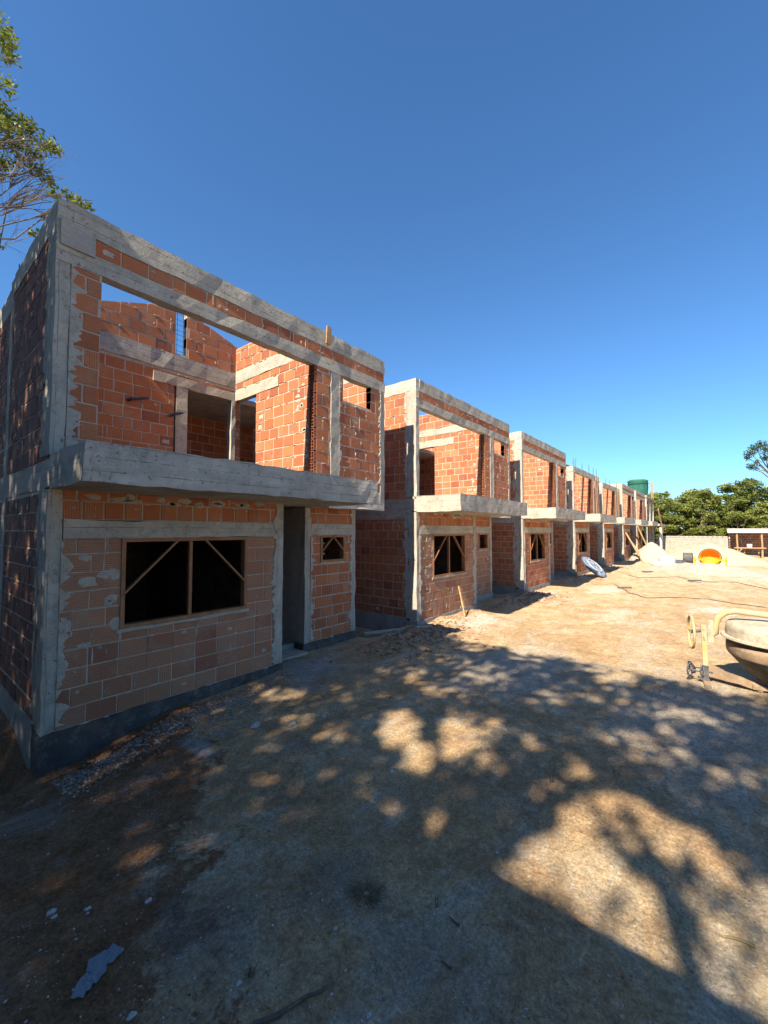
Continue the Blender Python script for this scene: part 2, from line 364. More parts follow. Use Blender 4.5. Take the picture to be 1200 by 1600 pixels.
FWD = Vector((math.cos(hd) * math.cos(pit), math.sin(hd) * math.cos(pit), math.sin(pit)))
RGT = Vector((math.sin(hd), -math.cos(hd), 0))
class House:
    def __init__(s, root, budget):
        s.root = root; s.budget = budget; s.cand = []; s.bricks = [MB() for _ in range(4)]; s.mortar = MB(); s.dark = MB(); s.smear = MB(); s.cache = {}
    def wall(s, p0, dr, L, z0, z1, nrm, t=.13, op=(), hp=(), flag=False, pal=0, off=0.0, smear=0, holes=.03, rowv=(), dm=False):
        dr = Vector((*dr, 0)); nv = Vector((*nrm, 0)); p0 = Vector((*p0, 0))
        W = lambda a, n, z: p0 + dr * a + nv * n + Vector((0, 0, z))
        rs = [(0, L, z0, z1)]
        for o in op: rs = cut(rs, o)
        for r in rs:
            poly = [(r[0], r[2]), (r[1], r[2]), (r[1], r[3]), (r[0], r[3])]
            for h in hp: poly = clip(poly, h) if len(poly) > 2 else poly
            if len(poly) > 2 and area(poly) > 1e-3:
                k = len(poly); V = [W(p[0], .007, p[1]) for p in poly] + [W(p[0], t - .007, p[1]) for p in poly]
                Fc = [tuple(range(k)), tuple(range(k, 2 * k))[::-1]] + [(i, k + i, k + (i + 1) % k, (i + 1) % k) for i in range(k)]
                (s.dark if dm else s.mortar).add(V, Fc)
        ang = math.atan2(dr.y, dr.x); sgn = 1 if dr.cross(nv).z > 0 else -1
        row = 0; z = z0
        while z < z1 - .04:
            zt = min(z + .205, z1); on_end = row in rowv
            pitch = .205 if on_end else .302
            a = -((row % 2) * pitch / 2 + off + R.uniform(0, .03)) % pitch - pitch
            dz = R.uniform(-.003, .003)
            while a < L:
                ln = pitch; vert = on_end
                if not on_end and R.random() < .06: ln = .155; vert = True
                g = R.uniform(.013, .025) if pal != 1 else R.uniform(.006, .016)
                b0, b1 = max(0, a + g / 2), min(L, a + ln - g / 2)
                if b1 - b0 > .03:
                    rr = [(b0, b1, z + (.010 if pal != 1 else .006) + dz, zt - (.010 if pal != 1 else .006) + dz)]
                    for o in op: rr = cut(rr, o)
                    for q in rr:
                        if q[1] - q[0] < .035 or q[3] - q[2] < .035: continue
                        poly = [(q[0], q[2]), (q[1], q[2]), (q[1], q[3]), (q[0], q[3])]; cl = False
                        for h in hp:
                            if len(poly) > 2:
                                np_ = clip(poly, h); cl = cl or (len(np_) != 4 or any(abs(x[0] - y[0]) + abs(x[1] - y[1]) > 1e-6 for x, y in zip(np_, poly))); poly = np_
                        if len(poly) < 3 or area(poly) < .002: continue
                        pr = R.uniform(-.003, .004); c = W((q[0] + q[1]) / 2, 0, (q[2] + q[3]) / 2)
                        mi = pal * 2 + (1 if vert else 0); rn = R.random(); hole = (not cl) and R.random() < holes and q[1] - q[0] > .12 and q[3] - q[2] > .12
                        s.cand.append((flag, (c - EYE).length, poly, pr, t, W, ang, sgn, mi, rn, hole, cl, q, nv))
                a += ln
            z += .205; row += 1
        if flag and p0.x < 13: s.lumps(W, L, z0, z1, op, hp, 3.2)
        for _ in range(int(smear * .4)):
            a, zz = R.uniform(0.05, L - .05), R.uniform(z0 + .05, z1 - .05)
            if any(o[0] - .1 < a < o[1] + .1 and o[2] - .1 < zz < o[3] + .1 for o in op): continue
            if any(h[0] * a + h[1] * zz > h[2] - .1 for h in hp): continue
            rx, rz = R.uniform(.015, .06), R.uniform(.01, .04)
            if R.random() < .25: rx, rz = .012, R.uniform(.08, .2)
            s.blob(W, a, zz, rx, rz)
    def lumps(s, W, L, z0, z1, op, hp, dens):
        """mortar squeezed out of the bed and head joints"""
        z = z0; row = 0
        while z < z1:
            for _ in range(int(L * dens)):
                a = R.uniform(.03, L - .03); zz = z + R.uniform(-.004, .004); rx, rz = R.uniform(.02, .085), R.uniform(.007, .017)
                if R.random() < .3: zz += R.uniform(.03, .17); rx, rz = R.uniform(.006, .012), R.uniform(.02, .06); a = a - (a % .151)
                if any(o[0] - .05 < a < o[1] + .05 and o[2] - .03 < zz < o[3] + .03 for o in op) or any(h[0] * a + h[1] * zz > h[2] - .05 for h in hp) or not z0 < zz < z1: continue
                k = 7; ring = [(math.cos(2 * PI * i / k) * R.uniform(.6, 1.15), math.sin(2 * PI * i / k) * R.uniform(.6, 1.15)) for i in range(k)]; th = R.uniform(.004, .010)
                V = [W(a + u * rx, .006, zz + v * rz) for u, v in ring] + [W(a + u * rx * .6, -th, zz + v * rz * .55 - .002) for u, v in ring]
                s.mortar.add(V, [(i, (i + 1) % k, k + (i + 1) % k, k + i) for i in range(k)] + [tuple(range(k, 2 * k))])
            z += .205
    def blob(s, W, a, zz, rx, rz, th=.0035):
        k = 9; ring = [(math.cos(2 * PI * i / k) * R.uniform(.55, 1.15), math.sin(2 * PI * i / k) * R.uniform(.55, 1.15)) for i in range(k)]
        V = [W(a + u * rx, .002, zz + v * rz) for u, v in ring] + [W(a + u * rx * .6, -th, zz + v * rz * .6) for u, v in ring]
        s.smear.add(V, [(i, (i + 1) % k, k + (i + 1) % k, k + i) for i in range(k)] + [tuple(range(k, 2 * k))])
    def spill(s, W, a, z0, z1, wmin, wmax, side, th=.012):
        """ragged skin of slurry that ran over the bricks beside a cast column"""
        n = int((z1 - z0) / .035); V = []; Fc = []; ph = R.uniform(0, 99)
        for i in range(n + 1):
            z = z0 + (z1 - z0) * i / n
            wv = wmin + (wmax - wmin) * max(0, min(1, .42 + .9 * noise.noise((ph, z * 4.5, 0)) + .7 * noise.noise((ph, z * 13, 3)) + .5 * noise.noise((ph, z * 31, 3))))
            V += [W(a, -th, z), W(a + side * wv * .8, -th * R.uniform(.6, 1.2), z), W(a + side * wv, .004, z), W(a, .004, z)]
            if i: b = 4 * i - 4; Fc += [(b, b + 1, b + 5, b + 4), (b + 1, b + 2, b + 6, b + 5), (b + 3, b, b + 4, b + 7)]
        s.smear.add(V, Fc)
    def finish(s):
        flagged = sorted([c for c in s.cand if c[0]], key=lambda c: c[1])
        ids = set(id(c) for c in flagged[:s.budget])
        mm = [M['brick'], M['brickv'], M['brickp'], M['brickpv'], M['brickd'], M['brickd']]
        stuff = MB()
        for c in s.cand:
            flag, dist, poly, pr, t, W, ang, sgn, mi, rn, hole, cl, q, nv = c
            if id(c) in ids:
                ca, cz = (q[0] + q[1]) / 2, (q[2] + q[3]) / 2
                if cl: key = None
                elif hole: key = ('h', round((q[1] - q[0]) * 100), round((q[3] - q[2]) * 100), sgn, mi, R.randrange(6), t)
                else: key = (round((q[1] - q[0]) * 100), round((q[3] - q[2]) * 100), sgn, mi, t)
                if key is None or key not in s.cache:
                    if cl: V, Fc = prism([(p[0] - ca, p[1] - cz) for p in poly], 0, t)
                    elif hole: V, Fc = holed(key[1] / 200, key[2] / 200, t, R)
                    else:
                        hw, hh = key[0] / 200, key[1] / 200; V, Fc = prism([(-hw, -hh), (hw, -hh), (hw, hh), (-hw, hh)], 0, t)
                    me = bpy.data.meshes.new('brick'); me.from_pydata([(v[0], v[1] * sgn, v[2]) for v in V], [], Fc); me.materials.append(mm[mi])
                    if key: s.cache[key] = me
                else: me = s.cache[key]
                o = bpy.data.objects.new('brick', me); COL.objects.link(o); o.parent = s.root
                o.location = W(ca, pr, cz) - s.root.location; o.rotation_euler = (R.uniform(-.008, .008), R.uniform(-.01, .01), ang + R.uniform(-.006, .006))
            else:
                if hole and dist < 30:
                    V, Fc = holed((q[1] - q[0]) / 2, (q[3] - q[2]) / 2, t, R); ca, cz = (q[0] + q[1]) / 2, (q[2] + q[3]) / 2
                    stuff.add([W(v[0] + ca, v[1] + pr, v[2] + cz) for v in V], Fc, rn, mi)
                else:
                    V, Fc = prism(poly, pr, t - pr); stuff.add([W(*v) for v in V], Fc, rn, mi)
        if stuff.v: stuff.build('brickwork', None, s.root, rnd=True, kind='stuff', mats=mm)
        s.mortar.build('mortar', M['mortar'], s.root)
        if s.dark.v: s.dark.build('shade_dark_mortar', M['room_shade'], s.root)
        if s.smear.v: s.smear.build('mortar_smear', M['spill'], s.root, kind='stuff')

# ------------------------------------------------------------------ ground
def gz(x, y):
    b = .2 + .012 * noise.noise((x * 3.3, y * 3.3, 11)) + (.006 * noise.noise((x * 11, y * 11, 12)) if x < 12 else 0) + .035 * noise.noise((x * .5, y * .5, 0)) + .02 * noise.noise((x * 1.7, y * 1.7, 5)) + .008 * noise.noise((x * 6, y * 6, 9))
    d1 = max(0, 1 - math.hypot((x - .9) / 1.5, (y - 5.4) / 1.3)); b -= .24 * min(1, d1 * 1.7)
    for off_ in (0, 1.5):                              # faint wheel ruts down the yard
        q_ = (y - (1.9 + off_ - .06 * (x - 6) + .25 * math.sin(x * .35))) / .13
        if x > 3 and abs(q_) < 3: b -= .022 * math.exp(-q_ * q_) * (1 + .8 * noise.noise((x * 2, off_, 3)))
    if y > 5.3 and -3 < x < 1.2: b -= .34 * min(1, (y - 5.3) / .6) * min(1, max(0, (1.2 - x) / .25))
    for k in range(0, 7):
        c = 7.33 + 6.62 * k; q = max(0, 1 - abs(x - c) / .75)
        if y > 5.6: b -= .35 * min(1, q * 3) * min(1, (y - 5.6) / .7)
        h = max(0, 1 - math.hypot((x - c - .0) / 1.35, (y - 5.0) / .95)); b += .13 * h * (1 + 1.2 * noise.noise((x * 5, y * 5, 2)))
    # spoil and sand left about in front of the far heaps
    b += .22 * math.exp(-((x - 27) / 4.5) ** 2 - ((y - 1.2) / 2.6) ** 2) * (1 + .6 * noise.noise((x * .9, y * 1.4, 7)))
    b += .05 * math.exp(-((x - 20) / 4) ** 2) * noise.noise((x * 1.3, y * 1.3, 1))
    for cx, cy, h, r in ((8.9, 5.25, .12, .5), (4.4, 5.4, .06, .6), (10.2, 5.2, .1, .5)): b += h * math.exp(-((x - cx) ** 2 + (y - cy) ** 2) / r ** 2)
    return b
def axis(c, lo, hi, s0, gr):
    a = [c]; st = s0
    while a[-1] < hi: a.append(a[-1] + st); st *= gr
    b = [c]; st = s0
    while b[-1] > lo: b.append(b[-1] - st); st *= gr
    return sorted(set(a + b))
gx = axis(2.5, -500, 900, .045, 1.018); gy = axis(3.0, -900, 900, .045, 1.018)
V = []
for x in gx:
    for y in gy: V.append((x, y, gz(x, y) if -20 < x < 80 and -30 < y < 40 else .2))
ny = len(gy)
Fc = [(i * ny + j, (i + 1) * ny + j, (i + 1) * ny + j + 1, i * ny + j + 1) for i in range(len(gx) - 1) for j in range(ny - 1)]
g = mesh_obj('ground', V, Fc, M['ground'], smooth=True); g['kind'] = 'structure'

# ------------------------------------------------------------------ the row of unfinished houses
D = 5.44
def window_frame(root, s0, a0, a1, z0, z1, dd, mull=None, brace=True, sill=True):
    fr = MB(); w_ = .045; y0, y1 = dd - .015, dd + .09
    X0, X1 = s0 + a0, s0 + a1
    fr.box(X0, X1, y0, y1, z1 - w_, z1); fr.box(X0, X1, y0, y1, z0, z0 + w_)
    fr.box(X0, X0 + w_, y0 + .002, y1 - .002, z0 + w_, z1 - w_); fr.box(X1 - w_, X1, y0 + .002, y1 - .002, z0 + w_, z1 - w_)
    f = fr.build('window_frame', M['wood_frame'], root)
    if mull:
        m_ = MB(); m_.box(s0 + mull - .02, s0 + mull + .02, y0 + .03, y1 - .02, z0 + w_, z1 - w_); m_.build('mullion', M['wood_frame'], f)
    if brace:
        for sx, xe in ((1, X0 + w_), (-1, X1 - w_)):
            b = MB(); L = min(.62, (X1 - X0) * .45); b.bar((xe + sx * L, y0 + .02, z1 - w_ * .4), (xe - sx * .01, y0 + .02, z1 - L * 1.05), .022, .05, (0, 1, 0)); b.build('brace', M['wood_frame'], f)

def build_house(i, s0, label, budget, o):
    root = empty('unfinished_house', (s0, D, .2), label, 'house', 'unfinished brick houses in a row')
    H = House(root, budget); L = 5.6; DEP = 5.2 if i > 0 else 7.0
    first = i == 0; top = o.get('top', 6.05); row = o.get('row', True); pal = o.get('pal', 1)
    def X(a, b, d0, d1, z0, z1, name, m='concrete', st=.22):
        mb = MB(); conc_box(mb, s0 + a, s0 + b, D + d0, D + d1, z0, z1, st); return mb.build(name, M[m], root)
    face = lambda a, n, z: Vector((s0 + a, D + n, z))
    ea = o.get('oe', .18)                              # left edge of the big opening
    # --- plinth and floors
    X(-.01, 3.02, -.012, .3, -.7, .35, 'plinth', 'bitumen' if first else 'found'); X(3.9, 5.32, .545, .8, -.7, .36, 'plinth', 'bitumen' if first else 'found')
    X(-.005, .25, .305, DEP, -.9, .40, 'side_foundation', 'found')
    X(.26, 5.3, .82, DEP - .3, .02, .34, 'ground_floor', 'found', .8); X(3.03, 3.89, .40, .8, -.2, .262, 'doorstep', 'spill')
    # --- ground storey columns
    X(0, .13, 0, .2, .35, 2.88, 'column', 'concrete_v'); X(2.87, 3.01, 0, .14, .35, 2.88, 'column', 'concrete_v')
    X(3.93, 4.07, .55, .69, .36, 2.88, 'column', 'concrete_v'); X(5.18, 5.3, .55, .7, .36, 2.88, 'column', 'concrete_v')
    X(.132, 2.868, -.006, .13, 2.36, 2.57, 'lintel_beam'); X(4.072, 5.178, .545, .68, 2.36, 2.57, 'lintel_beam')
    H.wall((s0 + .12, D), (1, 0), 2.76, .35, 2.36, (0, 1), op=[(.58, 2.24, 1.30, 2.37)], flag=True, pal=pal, smear=60 if i < 2 else 15, holes=.07)
    H.wall((s0 + .12, D), (1, 0), 2.76, 2.57, 2.9, (0, 1), flag=True, pal=0, smear=25 if i < 2 else 6, rowv=(0,), holes=0)
    H.wall((s0 + 4.06, D + .55), (1, 0), 1.13, .36, 2.36, (0, 1), op=[(.26, .92, 1.83, 2.37)], flag=True, pal=0 if first else pal, smear=24 if i < 2 else 6, holes=.04)
    H.wall((s0 + 4.06, D + .55), (1, 0), 1.13, 2.57, 2.9, (0, 1), flag=True, rowv=(0,), smear=8, holes=0)
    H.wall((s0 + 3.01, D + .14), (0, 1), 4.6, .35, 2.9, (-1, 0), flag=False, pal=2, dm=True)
    H.wall((s0 + 4.45, D + .7), (0, 1), 2.5, .35, 2.9, (1, 0), flag=first, pal=0)
    X(3.94, 4.06, .70, 1.5, .345, 2.88, 'door_jamb', 'spill')
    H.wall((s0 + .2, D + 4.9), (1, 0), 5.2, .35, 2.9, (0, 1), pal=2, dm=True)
    H.spill(face, .125, .4, 2.34, .0, .12, 1); H.spill(face, 2.875, .4, 2.8, .0, .12, -1)
    f2 = lambda a, n, z: Vector((s0 + a, D + .55 + n, z))
    H.spill(f2, 4.065, .4, 2.34, .01, .14, 1); H.spill(f2, 5.185, .4, 2.8, .0, .10, -1)
    # horizontal slurry under the slab
    for _ in range(14 if i < 3 else 0): H.blob(face, R.uniform(.2, 2.7), R.uniform(2.78, 2.86), R.uniform(.06, .2), .05)
    for _ in range(10 if i < 2 else 0): H.blob(face, R.uniform(.15, .68), R.uniform(.9, 2.3), R.uniform(.03, .1), R.uniform(.03, .1))
    window_frame(root, s0, .70, 2.36, 1.30, 2.36, D, 1.53 if i < 3 else 1.3)
    window_frame(root, s0, 4.32, 4.98, 1.83, 2.36, D + .55, None, first)
    X(.66, 2.4, -.02, .14, 1.26, 1.298, 'window_sill', 'spill')
    # --- upper slab with balcony
    mb = MB(); conc_box(mb, s0, s0 + 4.0, D - 1.15, D - .002, 2.88, 3.25); mb.build('balcony_slab', M['concrete'], root)
    X(0, 5.595, .002, DEP, 2.902, 3.2, 'floor_slab', 'concrete', .4)
    X(4.003, 5.59, -.01, .0, 2.87, 2.90, 'slab_edge', 'plaster')
    X(4.002, 5.59, -.008, .002, 2.90, 3.23, 'slab_edge', 'concrete')
    # --- side walls and their columns
    zt = top - .28
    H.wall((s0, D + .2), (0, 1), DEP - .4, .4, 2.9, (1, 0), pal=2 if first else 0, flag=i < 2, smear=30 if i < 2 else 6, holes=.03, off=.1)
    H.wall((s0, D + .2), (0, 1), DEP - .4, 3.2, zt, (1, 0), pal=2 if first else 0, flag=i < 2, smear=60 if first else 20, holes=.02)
    X(-.004, .16, .132, .30, .41, 2.89, 'column', 'concrete_v')
    X(-.006, .128, .0, .27, 3.252, zt, 'column', 'concrete_v')
    X(-.008, .14, .0, DEP if not first else 2.15, zt, top, 'roof_beam')
    if first:
        X(-.008, .14, 2.36, DEP, zt - .2, top - .16, 'roof_beam')
        X(-.012, .16, 2.16, 2.35, 3.2, top - .05, 'column', 'concrete_v'); X(-.012, .16, 2.16, 2.35, .4, 2.9, 'column', 'concrete_v')
        for q in range(3):
            rb = MB(); rb.tube([(s0 + .04 + q * .04, D + 2.2 + .05 * q, 5.8), (s0 + .04 + q * .04, D + 2.2 + .05 * q, 6.25 - .06 * q)], .006, 5); rb.build('rebar', M['steel'], root)
    side = lambda a, n, z: Vector((s0 + n - .004, D + a, z))
    H.spill(side, .27, 3.25, zt, .0, .13, 1); H.spill(side, .30, .5, 2.88, .0, .12, 1)
    if i > 0: X(-.006, .12, .305, DEP, 2.72, 2.898, 'side_beam')
    H.wall((s0 + L, D + .2), (0, 1), DEP - .4, 3.2, zt, (-1, 0), pal=0, flag=first, smear=8)
    H.wall((s0 + 5.3, D + .75), (0, 1), DEP - 1.2, .4, 2.9, (-1, 0), pal=0)
    X(L - .13, L + .006, 0, DEP, zt, top, 'roof_beam')
    # --- facade, upper storey
    zb = zt - .19 if row else zt
    zo = zb - .20 if row else zb                       # underside of the beam over the openings
    X(L - .14, L + .002, -.002, .2, 3.23, zo, 'column', 'concrete_v')
    X(4.04, 4.26, -.012, .13, 3.24, zo, 'column', 'spill')
    if row:
        X(.142, L - .132, -.008, .13, zt + .002, top + .002, 'roof_beam')
        X(-.006, L + .004, -.01, .13, zb - .2, zb, 'lintel_beam')
        H.wall((s0 + .02, D), (1, 0), L - .04, zb, zt, (0, 1), flag=True, smear=30 if i < 2 else 4, holes=.02)
        X(-.01, .1, -.012, .0, zb, zt, 'column', 'spill')
    else:
        X(.142, L - .132, -.008, .13, zt + .002, top + .002, 'roof_beam')
    if ea > .2: H.wall((s0 + .12, D), (1, 0), ea - .12, 3.25, zo, (0, 1), flag=True, smear=2); H.spill(face, .13, 3.26, zo, .0, .2, 1)
    wz = 4.91
    H.wall((s0 + 3.70, D), (1, 0), .34, 3.24, zo, (0, 1), flag=True, smear=2, holes=0)
    H.wall((s0 + 4.26, D), (1, 0), 1.2, 3.23, zo, (0, 1), op=[(.10, .90, wz, zo + .1)], flag=True, smear=22 if i < 2 else 4)
    H.spill(face, 4.05, 3.26, zo, .0, .03, -1); H.spill(face, 4.25, 3.26, zo, .01, .09, 1); H.spill(face, L - .13, 3.0, zo, .0, .09, -1)
    # open hollow ends of the bricks on the jamb of the big opening
    hb = MB(); z = 3.24
    while z < zo - .05:
        ze = min(z + .19, zo - .01)
        for k in range(4): zz = z + .008 + (ze - z - .016) * k / 3; hb.box(s0 + 3.64, s0 + 3.705, D + .004, D + .128, zz - .004, zz + .004)
        for k in range(3): yy = D + .004 + .117 * k / 2; hb.box(s0 + 3.642, s0 + 3.703, yy, yy + .008, z + .012, ze - .012)
        z += .205
    hb.build('hollow_brick_end', M['brick'], root, kind='stuff')
    # --- rooms behind the balcony
    gab = [(-.37, 1, 5.9 + .02), (.33, 1, 6.43 + .33 * 3.64)]
    if first or i == 1:
        slot = (2.36, 2.57, 5.86, 7.2)
        H.wall((s0 + .03, D + 2.56), (1, 0), 3.76, 3.2, 5.5, (0, 1), op=[(2.36, 2.6, 3.2, 5.25), (2.6, 3.56, 3.2, 5.4)], flag=True, smear=45, holes=.02)
        H.wall((s0 + .03, D + 2.56), (1, 0), 3.76, 5.82, 6.9, (0, 1), op=[slot], hp=[(-.37, 1, 5.92), (.33, 1, 7.62)], flag=True, smear=8, holes=0, off=.1)
        X(.02, 3.655, 2.55, 2.69, 5.5, 5.82, 'partition_beam'); X(2.0, 3.655, 2.545, 2.69, 5.22, 5.40, 'door_lintel', 'spill')
        X(2.42, 2.64, 2.55, 2.70, 3.2, 5.22, 'column', 'spill'); X(3.57, 3.66, 2.54, 2.7, 3.2, 5.22, 'column', 'spill')
        for q in range(9):
            rb = MB(); zz = 5.95 + q * .1 + R.uniform(-.02, .02); rb.tube([(s0 + 2.38, D + 2.62, zz), (s0 + 2.62, D + 2.62, zz + R.uniform(-.012, .012))], .0035, 4); rb.build('rebar', M['steel'], root)
        for q in (0, 1):
            rb = MB(); rb.tube([(s0 + 2.44 + q * .12, D + 2.62, 5.8), (s0 + 2.44 + q * .12, D + 2.62, 6.95)], .004, 4); rb.build('rebar', M['steel'], root)
        H.wall((s0 + .2, D + 4.5), (1, 0), 5.2, 3.2, 5.3, (0, 1))
        X(.2, 5.4, 2.72, 4.7, 5.26, 5.38, 'ceiling_slab', 'concrete', .6)
    else:
        H.wall((s0 + .03, D + 2.56), (1, 0), 3.76, 3.2, zo, (0, 1), op=[(2.6, 3.56, 3.2, 5.2)])
    ltop = 6.36 if row else top + .3
    opn = [(0, .14, 3.2, 7)]; lhp = [(-.26, 1, 5.93)]
    H.wall((s0 + 3.66, D + .0), (0, 1), 2.56, 3.2, ltop, (1, 0), op=opn + ([(.14, 2.6, 5.60, 5.82), (1.05, 2.6, 5.22, 5.42), (1.78, 2.6, 3.2, 5.3)] if i < 2 else [(1.6, 2.6, 5.6, 5.75)]), flag=i < 3, smear=24 if i < 2 else 4, holes=.05, hp=lhp if row else [(-.26, 1, top - .1)])
    if i < 2:
        X(3.655, 3.79, .142, 2.545, 5.6, 5.82, 'partition_beam'); X(3.652, 3.79, 1.05, 2.54, 5.222, 5.418, 'door_lintel', 'spill')
        fl = lambda a, n, z: Vector((s0 + 3.66 + n, D + a, z))
        for _ in range(16): H.blob(fl, R.uniform(.2, .5), R.uniform(3.5, 5.4), R.uniform(.03, .09), R.uniform(.03, .06))
    if not row:
        for k in range(4):
            q = MB(); q.box(s0 + .1, s0 + 3.9, D + .35 + k * .5, D + .43 + k * .5, top + .005, top + .14); q.build('joist', M['wood'], root)
        for k in range(2):
            q = MB(); q.tube([(s0 + 4.6 + k * .35, D - .04, 3.26), (s0 + 4.6 + k * .35, D - .04, top)], .018, 6); q.build('prop', M['wood'], root)
    # rebar left standing on the roof beam
    if o.get('rebar'):
        for a in o['rebar']:
            for q in range(2):
                rb = MB(); x = s0 + a + q * .12; rb.tube([(x, D + .06, top - .05), (x + R.uniform(-.03, .03), D + .06, top + R.uniform(.3, .55))], .008, 4); rb.build('rebar', M['steel'], root)
    H.finish()
    return root

labels = ['nearest unfinished two storey brick house with sunlit inner walls beyond the large upper opening',
          'second unfinished brick house with a long plank leaning under its lower window',
          'third unfinished brick house from the camera with a pale front column half in sunlight',
          'fourth unfinished brick house without a parapet, the pale round lid leaning in front',
          'fifth unfinished brick house, lowest roofline, with rebar rods along its top',
          'sixth unfinished brick house with poles leaning before its ground floor window',
          'farthest bricked house of the row, next to the bare concrete frame']
opts = [dict(oe=.42, pal=1), dict(), dict(pal=0), dict(top=5.62, row=False, pal=0, rebar=(.2, .6, 1.9, 3.4, 4.4, 5.2)), dict(top=5.42, row=False, pal=0, rebar=(1.2, 2.4, 4.8)), dict(top=5.95, pal=0), dict(top=5.95, pal=0)]
S0 = [1.14, 7.93, 14.66, 21.5, 28.1, 34.8, 41.4]
houses = []
for i in range(7): houses.append(build_house(i, S0[i], labels[i], [300, 300, 120, 0, 0, 0, 0][i], opts[i]))
h1 = houses[0]
b = MB(); b.box(1.16, 1.48, D - .036, D - .012, 5.54, 5.82); b.build('formwork_board', M['wood_grey'], h1)
b = MB(); b.bar((5.08, D - .03, 5.83), (5.10, D - .03, 6.16), .11, .024, (0, 1, 0)); b.build('formwork_board', M['wood'], h1)
b = MB(); b.box(1.25 + .0, 1.25 + .001, D, D + .001, 3.3, 3.301)
for (x, z, l) in ((2.74, 4.74, .26), (3.45, 4.62, .16)):
    b = MB(); b.tube([(x, D + 2.55, z), (x + .03, D + 2.45, z + .01), (x + l, D + 2.36, z + .06)], [.03, .028, .022], 7); b.build('conduit_stub', M['dark_steel'], h1)
# the bare frame at the far end, with planks
r8 = empty('bare_house_frame', (48.2, D, .2), 'bare concrete frame of the unfinished end house carrying the green wrapped tank', 'frame')
for (x, y) in ((48.2, 5.44), (50.9, 5.44), (53.6, 5.44), (48.2, 8.4), (53.6, 8.4), (50.9, 8.4)):
    q = MB(); conc_box(q, x, x + .22, y, y + .22, .2, 5.72); q.build('column', M['concrete_v'], r8)
for z in (2.9, 5.74):
    q = MB(); conc_box(q, 48.1, 53.9, D - .02 - (1.0 if z < 3 else 0), 8.7, z, z + .22, .5); q.build('floor_slab', M['concrete'], r8)
q = MB(); q.box(48.5, 49.9, D + .3, D + .44, 3.15, 4.1); q.build('brick_stack', M['brick'], r8)
q = MB(); conc_box(q, 47.4, 48.15, 4.2, 4.36, .1, 2.75); q.build('wall_panel', M['plaster'], r8)
q = MB(); q.tube([(53.7, D, 5.9), (53.7, D + .05, 7.9)], .05, 6); q.build('post', M['wood'], r8)
q = MB(); q.tube([(52.2, D - .02, 5.9), (52.2, D + .02, 7.6)], .05, 6); q.build('post', M['wood'], r8)
# green wrapped tank on top
tk = empty('water_tank', (51, 6.4, 5.96), 'large water tank wrapped in green mesh on top of the end frame', 'water tank')
q = MB(); n = 28
prof = [(.78, 0), (.88, .3), (.92, 1.0), (.90, 1.6), (.98, 1.75), (.8, 1.86), (.2, 1.82), (0.01, 1.82)]
for (r_, h_) in prof:
    for j in range(n):
        t = 2 * PI * j / n; rr = r_ * (1 + .05 * noise.noise((math.cos(t) * 2, math.sin(t) * 2, h_ * 2)) + .03 * math.sin(9 * t)); q.v.append((51 + rr * math.cos(t) * .95, 6.5 + rr * math.sin(t), 5.97 + h_ + .06 * noise.noise((t, h_, 3))))
for i2 in range(len(prof) - 1):
    for j in range(n): q.f.append((i2 * n + j, i2 * n + (j + 1) % n, (i2 + 1) * n + (j + 1) % n, (i2 + 1) * n + j)); q.r.append(0.); q.m.append(0)
q.build('mesh_cover', M['greynet'], tk, smooth=True)
q = MB(); q.tube([(51 + .93 * math.cos(t * PI / 14), 6.5 + .97 * math.sin(t * PI / 14), 7.4) for t in range(29)], .03, 5); q.build('tie_rope', M['greynet'], tk)

# ------------------------------------------------------------------ timber about the site
def thing(name, mb, m, label, cat, group=None, smooth=False):
    o = mb.build(name, m, smooth=smooth); return tag(o, label, cat, group)
q = MB(); q.bar((9.55, 5.06, .28), (9.78, 5.36, .98), .07, .03, (0, 1, 0)); q.bar((9.60, 5.13, .46), (9.66, 5.21, .64), .082, .04, (0, 1, 0))
thing('timber_prop', q, M['wood'], 'short timber prop leaning against the wall below the second house window', 'plank')
q = MB(); q.bar((6.62, 5.9, .27), (8.0, 5.1, .30), .14, .03)
thing('loose_board', q, M['wood_grey'], 'weathered board lying across the gap between the first two houses', 'board')
lean = [((34.9, 4.3, .25), (35.4, 5.38, 2.3), 'thick pole leaning nearest the column of the sixth house'), ((35.6, 4.2, .25), (36.0, 5.38, 2.0), 'short plank leaning beside the sixth house window'),
        ((39.3, 4.3, .25), (38.2, 5.3, 2.35), 'long pole leaning on the wall right of the sixth house window'), ((41.3, 4.4, .25), (40.9, 5.36, 2.9), 'tallest pole, leaning in the gap after the sixth house')]
for a, b_, lb in lean:
    q = MB(); q.tube([a, b_], [.07, .055], 7); thing('leaning_pole', q, M['wood'], lb, 'pole', 'poles leaning on the far houses')
q = MB(); q.bar((46.2, 4.0, 2.6), (45.0, 4.2, 4.4), .3, .06, (0, 1, 0)); thing('slanted_board', q, M['wood'], 'wide board slanting down from the balcony of the farthest bricked house', 'board')

